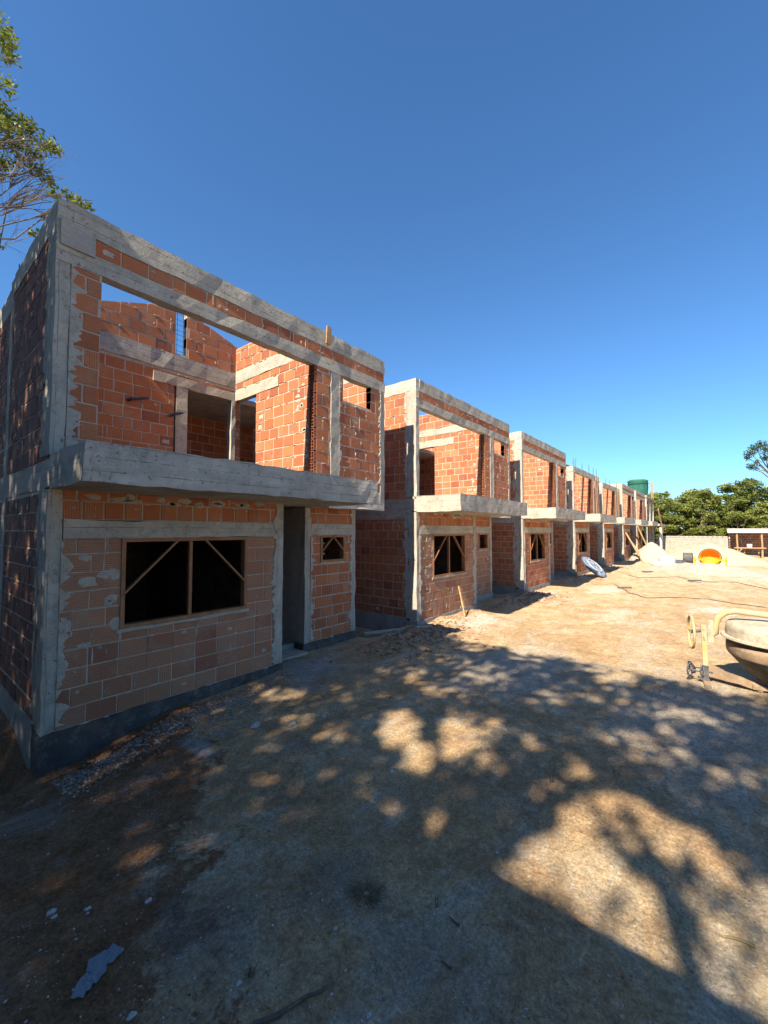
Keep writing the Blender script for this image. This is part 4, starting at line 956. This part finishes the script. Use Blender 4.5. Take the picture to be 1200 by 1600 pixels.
# more of the wood, unseen behind the camera, added to cut sky fill
for j, (x, y, s_, lb) in enumerate(((-11, 3, 1.0, 'nearest tall broad tree added behind the camera'), (-12, 9, 1.05, 'broad tree added behind the camera, level with the first house'), (-8.5, 14, .85, 'broad tree added left of the camera beyond the first house side'),
        (-14, -4, 1.1, 'broad tree added behind the plastered building'), (-15, -11, 1.15, 'far right broad tree added behind the plastered building'), (-16, 16, 1.2, 'tallest broad tree added far back on the left'), (-6.0, 10.5, .62, 'small broad tree added beside the first house, left of the camera'), (-19, 4, 1.3, 'added large broad tree at the back behind the camera'))):
    o = var[(1, 4)[j % 2]].copy(); COL.objects.link(o)
    for ch in var[(1, 4)[j % 2]].children: c_ = ch.copy(); COL.objects.link(c_); c_.parent = o
    o.location = (x, y, 0); o.rotation_euler = (0, 0, j * 1.3); o.scale = (1.5 * s_, 1.5 * s_, 1.3 * s_); tag(o, lb, 'tree'); o['group'] = 'trees added behind the camera'
# tree rising behind the first house, upper left
lt = empty('leafy_tree', (-.6, 13.5, 0), 'leafy tree with bare twigs rising behind the nearest house at the left edge', 'tree')
tb = MB(); p = branch_path((-.6, 13.5, 0), (-.4, 13.2, 8.5), .05, 7); tb.tube(p, taper(p, .24, .15), 9)
vs, fs, rn = [], [], []
rs = np.random.RandomState(21)
cl = [(5, 60, 20, 1), (12, 85, 14, 1), (8, 130, 16, .6), (-8, 175, 22, 1), (5, 200, 20, 1), (30, 190, 18, 1), (45, 205, 18, 1), (20, 225, 18, .9), (50, 235, 16, .9), (75, 225, 14, 1), (85, 232, 9, 1), (8, 255, 12, .8), (38, 258, 13, .7), (62, 268, 14, .9), (80, 285, 10, 1), (82, 302, 8, .8), (-40, 240, 40, 1), (-60, 140, 50, 1), (-60, 340, 40, .8), (-20, 30, 30, 1), (108, 308, 11, .9), (122, 315, 10, .9), (137, 322, 8, .9), (92, 318, 6, .6), (50, 365, 5, .5), (62, 362, 4, .5), (2, 385, 4, .5)]
for (x, y, r_, dn) in cl:
    dep = 12.4 + R.uniform(-.6, .6); c = at(x, y, dep) ; rad = r_ / 645 * dep * 1.15
    n = int(60 * dn * (r_ / 12) ** 2) + 14; d = rs.normal(size=(n, 3)); d /= np.linalg.norm(d, axis=1)[:, None]; d *= rs.uniform(0, 1, (n, 1)) ** .5 * rad * 1.05
    d[:, 2] *= .7; leaves(vs, fs, rn, d + np.array(c), .085, R.randrange(9999), up=.6); rn[-1] = np.clip(rn[-1] + .15, 0, 1)
    if r_ > 7:
        q_ = branch_path(p[-1] if y < 260 else p[-2], c, .12, 7); tb.tube(q_, taper(q_, .03, .008), 5)
        for _ in range(4):
            e_ = Vector(c) + Vector((R.uniform(-1, 1), R.uniform(-1, 1), R.uniform(-1, 1))) * rad * 1.3; q2 = branch_path(q_[-3], e_, .2, 4); tb.tube(q2, taper(q2, .018, .006), 4)
def twig(a, b_, r0, depth):
    q_ = branch_path(a, b_, .16, 6); tb.tube(q_, taper(q_, r0 * .55, r0 * .25), 4)
    if depth:
        for _ in range(4):
            i_ = R.randrange(2, 6); L_ = (Vector(b_) - Vector(a)).length * .45; dd = (Vector(b_) - Vector(a)).normalized()
            e_ = q_[i_] + (dd + Vector((R.uniform(-.8, .8), R.uniform(-.8, .8), R.uniform(-.7, .9)))).normalized() * L_; twig(q_[i_], e_, r0 * .55, depth - 1)
for a, b_, r_ in (((-60, 330), (88, 338), .028), ((-40, 340), (40, 300), .024), ((-30, 400), (60, 365), .022), ((-20, 330), (75, 290), .02), ((-40, 300), (60, 270), .02), ((60, 270), (103, 240), .012), ((-30, 370), (45, 345), .018), ((-30, 300), (30, 240), .02)):
    twig(at(a[0], a[1], 12.6), at(b_[0], b_[1], 12.2), r_, 2)
    q_ = branch_path(p[4], at(a[0], a[1], 12.6), .05, 5); tb.tube(q_, taper(q_, .035, r_ * .7), 5)
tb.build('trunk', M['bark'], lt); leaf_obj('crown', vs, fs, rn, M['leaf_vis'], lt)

# lone tree at the right edge
rt = empty('lone_tree', (57, -6.8, 0), 'tall tree with open rounded crown above the wood at the right edge', 'tree')
tb = MB(); c0 = at(1235, 850, 46); p = branch_path((c0.x, c0.y, 0), at(1222, 760, 46), .05, 6); tb.tube(p, taper(p, .25, .16), 8)
vs, fs, rn = [], [], []
for (x, y, r_) in ((1172, 708, 9), (1180, 700, 10), (1190, 694, 9), (1200, 702, 12), (1168, 715, 6), (1178, 730, 8), (1172, 728, 6), (1197, 715, 8), (1215, 700, 14), (1225, 720, 16), (1240, 690, 18), (1184, 722, 5), (1250, 715, 16), (1208, 737, 6)):
    dep = 46 + R.uniform(-.8, .8); c = at(x, y, dep); rad = r_ / 645 * dep; n = int(200 * (r_ / 9) ** 2)
    d = rs.normal(size=(n, 3)); d /= np.linalg.norm(d, axis=1)[:, None]; d *= rs.uniform(.3, 1, (n, 1)) * rad; d[:, 2] *= .8
    leaves(vs, fs, rn, d + np.array(c), .12, R.randrange(9999)); rn[-1] = np.clip(rn[-1] - .2, 0, 1)
    q_ = branch_path(p[-1], c, .12, 6); tb.tube(q_, taper(q_, .09, .03), 5)
tb.build('trunk', M['bark'], rt); leaf_obj('crown', vs, fs, rn, M['leaf'], rt)

# ------------------------------------------------------------------ rubble, stones, litter
def rock(mb, x, y, z, s, flat=.6, rnd=0.0):
    V = []; 
    for p_ in ((1, 0, 0), (-1, 0, 0), (0, 1, 0), (0, -1, 0), (0, 0, 1), (0, 0, -1)):
        V.append((x + p_[0] * s * R.uniform(.55, 1.2) + R.uniform(-.25, .25) * s, y + p_[1] * s * R.uniform(.55, 1.2) + R.uniform(-.25, .25) * s, z + p_[2] * s * flat * R.uniform(.6, 1.1)))
    mb.add(V, [(0, 2, 4), (2, 1, 4), (1, 3, 4), (3, 0, 4), (2, 0, 5), (1, 2, 5), (3, 1, 5), (0, 3, 5)], rnd)
def shard(mb, x, y, z, s):
    a = R.uniform(0, 6.28); tl = R.uniform(-.6, .6); d_ = Vector((math.cos(a), math.sin(a), tl)).normalized(); l_ = s * R.uniform(1, 2)
    mb.bar(Vector((x, y, z)) - d_ * l_ / 2, Vector((x, y, z)) + d_ * l_ / 2, s * R.uniform(.5, 1.1), s * R.uniform(.12, .3), (R.uniform(-.5, .5), R.uniform(-.5, .5), 1))
cl_ = MB()
for _ in range(5200):
    dist = 1.3 + 10 * R.random() ** 1.5; a = R.uniform(-10, 92) * PI / 180; x, y = dist * math.cos(a), dist * math.sin(a)
    if y > 5.35 and x > 1.1: continue
    if noise.noise((x * .9, y * .9, 14)) + .5 * noise.noise((x * 3, y * 3, 4)) < R.uniform(-.15, .35): continue
    s = .004 + .016 * R.random() ** 2.5; rock(cl_, x, y, gz(x, y) + s * .1, s, .5)
M['clod'] = rough_mat('earth_clod', (.28, .155, .08), (.38, .23, .13), (.17, .095, .055), 8, 60, .004)
tag(cl_.build('earth_clods', M['clod']), 'small brown clods of trodden earth across the yard', 'clods', kind='stuff')
st_ = [MB(), MB(), MB()]
for _ in range(16000):
    dist = 1.2 + 8 * R.random() ** 1.9; a = R.uniform(-8, 92) * PI / 180; x, y = dist * math.cos(a), dist * math.sin(a)
    if y > 5.4 and x > 1.1: continue
    if noise.noise((x * 1.3, y * 1.3, 4)) < R.uniform(-.45, .25): continue
    s = .002 + .009 * R.random() ** 4; rock(st_[R.choice((0, 0, 0, 1, 2))], x, y, gz(x, y) + s * .2, s)
for _ in range(2600):                                   # larger crumbs near the first house's foot
    x = R.uniform(1.2, 3.2); y = 5.2 - abs(R.gauss(0, .28)) - (x - 1.2) * .02; s = R.uniform(.004, .018); rock(st_[R.choice((0, 2, 2))], x, y, gz(x, y) + s * .3, s)
for _ in range(900):
    x = R.uniform(10, 34); y = R.uniform(-3.5, 4.6); s = .006 + .02 * R.random() ** 2; rock(st_[R.choice((0, 0, 2))], x, y, gz(x, y) + s * .2, s)
for k, (nm, m_) in enumerate((('gravel', 'stone'), ('gravel', 'stone_pale'), ('gravel', 'soil_dark'))):
    tag(st_[k].build(nm, M[m_]), ['fine grey gravel strewn over the trodden earth', 'pale chips of stone strewn over the earth', 'brown crumbs of soil strewn over the earth'][k], 'gravel', kind='stuff')
for k in range(4):                                      # rubble in the gaps
    c = 7.33 + 6.62 * k; rb = MB(); rc = MB()
    for _ in range(750 if k < 2 else 260):
        x = c + R.gauss(0, .78); y = 4.95 + R.gauss(0, .45)
        if y > 5.4 and not (c - .5 < x < c + .5): continue
        z = gz(x, y); s = R.uniform(.012, .055)
        if R.random() < .6: shard(rb if R.random() < .6 else rc, x, y, z + s * .3, s)
        else: rock(rb if R.random() < .5 else rc, x, y, z + s * .3, s)
    lb = ['first and second', 'second and third', 'third and fourth', 'fourth and fifth'][k]
    tag(rb.build('rubble', M['soil_dark']), 'brown brick and mortar rubble in the gap between the %s houses' % lb, 'rubble', kind='stuff')
    tag(rc.build('brick_shards', M['brickp']), 'broken brick shards in the gap between the %s houses' % lb, 'brick shards', kind='stuff')
def stone(x, y, s, lb, m_='stone_pale', fl=.55):
    mb = MB(); c = px(x, y); z = gz(*c); n1, n2 = 9, 6; b0 = 0
    sd = R.uniform(0, 50)
    for a in range(n2 + 1):
        ph = -PI / 2 + PI * a / n2
        for j in range(n1):
            t = 2 * PI * j / n1; v = Vector((math.cos(t) * math.cos(ph), math.sin(t) * math.cos(ph), math.sin(ph)))
            k = 1 + .55 * noise.noise(v * 1.6 + Vector((sd, 0, 0))); mb.v.append((c[0] + v.x * s * k * 1.2, c[1] + v.y * s * k * .8, z + s * .2 + v.z * s * k * fl))
    for a in range(n2):
        for j in range(n1): mb.f.append((a * n1 + j, a * n1 + (j + 1) % n1, (a + 1) * n1 + (j + 1) % n1, (a + 1) * n1 + j)); mb.r.append(0.); mb.m.append(0)
    return tag(mb.build('stone', M[m_]), lb, 'stone', 'loose stones on the trodden earth')
for a in [(80, 1430, .022, 'larger of two white stones near the left edge above the plastic strip'), (84, 1438, .014, 'smaller white stone touching the larger one near the left edge'), (399, 1137, .05, 'grey brown lump of mortar left of the small sunlit patches', 'stone'),
          (458, 1131, .035, 'pale chip lying in a small sunlit patch below the doorway'), (505, 1118, .03, 'small pale chip between the doorway and the large sun patches'), (776, 1329, .014, 'pale greenish stone left of the large sunlit area'),
          (231, 1412, .018, 'flat cream stone on the earth above the grey dust patch'), (268, 1138, .03, 'white flake of plaster on the ground under the large window'), (136, 1423, .016, 'thin white chip right of the two white stones'),
          (612, 1203, .02, 'small whitish stone just below the leftmost big sun patch'), (524, 1453, .012, 'tiny pale pebble below the dark tuft'), (572, 1415, .009, 'smallest white pebble right of the dark tuft'), (527, 978, .07, 'broken white slab piece at the foot of the small window wall'),
          (373, 1542, .014, 'white pebble by the small dry plant near the bottom'), (206, 1593, .018, 'white stone at the bottom edge right of the plastic strip'), (576, 1593, .014, 'pale blue pebble at the bottom edge right of the root')]: stone(*a)
db = [MB(), MB()]
for _ in range(420):
    dist = 1.4 + 7 * R.random(); a = R.uniform(-8, 90) * PI / 180; x, y = dist * math.cos(a), dist * math.sin(a)
    if y > 5.3 or noise.noise((x, y, 44)) < R.uniform(-.3, .25): continue
    if R.random() < .5:
        t = R.uniform(0, 6.28); L_ = R.uniform(.015, .07); p0 = Vector((x, y, gz(x, y) + .004)); p1_ = p0 + Vector((math.cos(t), math.sin(t), .05)) * L_; db[0].tube([p0, (p0 + p1_) / 2 + Vector((R.uniform(-.004, .004), R.uniform(-.004, .004), .002)), p1_], [.0012, .0016, .0008], 4)
    else: shard(db[1], x, y, gz(x, y) + .004, R.uniform(.006, .018))
for _ in range(700):
    x = R.choice((R.uniform(1.3, 4.1), R.uniform(8.0, 12.5))); y = 5.3 - abs(R.gauss(0, .16)); shard(db[1], x, y, gz(x, y) + .006, R.uniform(.008, .035))
tag(db[0].build('twig_litter', M['bark']), 'scattered bits of twig and straw on the shaded earth', 'litter', kind='stuff')
tag(db[1].build('brick_crumbs', M['brickp']), 'broken brick crumbs along the foot of the house fronts', 'brick crumbs', kind='stuff')
# crumpled plastic strip
mb = MB(); path = [(120, 1572), (135, 1545), (152, 1528), (150, 1510), (172, 1500), (186, 1485)]; rowsP = []
wd = [.028, .045, .04, .04, .046, .04]
ctr = [Vector((*px(*q_), 0)) for q_ in path]; fine_ = []
for i_ in range(len(ctr) - 1):
    for u_ in (0, .25, .5, .75): fine_.append((ctr[i_].lerp(ctr[i_ + 1], u_), wd[i_] + (wd[i_ + 1] - wd[i_]) * u_))
fine_.append((ctr[-1], wd[-1])); nn = len(fine_)
for i_, (c, w__) in enumerate(fine_):
    d_ = (fine_[min(i_ + 1, nn - 1)][0] - fine_[max(i_ - 1, 0)][0]).normalized(); s_ = Vector((-d_.y, d_.x, 0))
    for j_ in range(6):
        u_ = j_ / 5 * 2 - 1; q_ = c + s_ * u_ * w__ * (1 + R.uniform(-.1, .1)); mb.v.append((q_.x, q_.y, gz(q_.x, q_.y) + .008 + .014 * abs(noise.noise((i_ * .5, j_ * .9, 0))) + R.uniform(0, .006)))
for i_ in range(nn - 1):
    for j_ in range(5): mb.f.append((i_ * 6 + j_, i_ * 6 + j_ + 1, (i_ + 1) * 6 + j_ + 1, (i_ + 1) * 6 + j_)); mb.r.append(0.); mb.m.append(0)
tag(mb.build('plastic_strip', M['pvc']), 'crumpled pale blue plastic strip lying on the earth, bottom left', 'plastic strip')
def stick(name, pts_, r0, r1, lb, cat, m_='bark', lift=.01, zs=None):
    mb = MB(); P_ = []
    for i_, q_ in enumerate(pts_): c = px(*q_); P_.append(Vector((c[0], c[1], gz(*c) + lift + (zs[i_] if zs else 0))))
    F_ = []
    for i_ in range(len(P_) - 1):
        for u_ in (0, .33, .66): v = P_[i_].lerp(P_[i_ + 1], u_); F_.append(v + Vector((R.uniform(-1, 1), R.uniform(-1, 1), 0)) * (.004 if (P_[0] - P_[-1]).length < 1.5 else .07))
    F_.append(P_[-1]); mb.tube(F_, taper(F_, r0, r1), 6); return tag(mb.build(name, M[m_]), lb, cat)
stick('root', [(395, 1612), (440, 1590), (470, 1568), (500, 1555), (522, 1540)], .011, .005, 'pale crooked root lying on the earth at the bottom edge', 'root')
stick('dry_leaf', [(1124, 1457), (1145, 1462), (1165, 1467), (1180, 1475)], .005, .010, 'long dry leaf in the sunlight at the lower right', 'leaf', 'grass')
stick('hose', [(1200, 950), (1150, 944), (1105, 938), (1060, 933), (1010, 935), (985, 928), (960, 915)], .009, .009, 'dark hose lying across the sunlit sand', 'hose', 'cable', .02)
stick('hose', [(1200, 922), (1150, 913), (1100, 912), (1060, 906), (1000, 905), (950, 892)], .011, .011, 'thin cable farther off in front of the pale mound', 'hose', 'cable', .03)
def plantlet(x, y, lb, n, h, spread, m_, r=.003):
    mb = MB(); c = px(x, y); z = gz(*c)
    for _ in range(n):
        a = R.uniform(0, 6.28); hh = h * R.uniform(.5, 1); sp_ = spread * R.uniform(.2, 1)
        p0 = Vector((c[0] + math.cos(a) * sp_ * .25, c[1] + math.sin(a) * sp_ * .25, z - .01)); p1_ = p0 + Vector((math.cos(a) * sp_ * .4, math.sin(a) * sp_ * .4, hh * .6)); p2_ = p1_ + Vector((math.cos(a + .5) * sp_ * .5, math.sin(a + .5) * sp_ * .5, hh * .4))
        mb.tube([p0, p1_, p2_], [r, r * .8, r * .3], 4)
    tag(mb.build('dry_plant', M[m_]), lb, 'plant')
plantlet(862, 1222, 'thin bare seedling with three stems at the edge of the sunlit ground', 4, .20, .09, 'bark')
plantlet(573, 1395, 'flattened dark grass tuft in the middle of the shaded foreground', 150, .035, .15, 'grass', .002)
plantlet(683, 1412, 'single upright stalk right of the dark tuft', 2, .10, .02, 'bark')
plantlet(390, 1530, 'small spiky dry plant near the bottom edge', 22, .06, .05, 'grass', .002)
plantlet(205, 1520, 'tiny dark sprig beside the plastic strip', 7, .05, .035, 'grass', .002)
plantlet(1120, 1105, 'short dark sprig in the shade before the near mixer', 5, .05, .05, 'bark')
for (x, y, s, lb) in ((718, 1440, .03, 'dark twig knot right of the centre foreground'), (706, 1512, .02, 'short dark twig by the bottom edge')):
    stick('twig', [(x - 18, y - 12), (x, y)], .003, .008, lb, 'twig')
# scraps among the far sand
for (x, y, lb) in ((1003, 898, 'dark scrap left of the pale mound before the orange mixer'), (965, 921, 'dark board end lying near the hose'), (1075, 912, 'dark scrap of timber on the sand below the mixer')):
    c = px(x, y); mb = MB(); mb.bar((c[0], c[1], gz(*c) + .06), (c[0] + .15, c[1] - .45, gz(*c) + .08), .10, .05); tag(mb.build('timber_scrap', M['dark_steel']), lb, 'scrap', 'dark scraps on the sand')
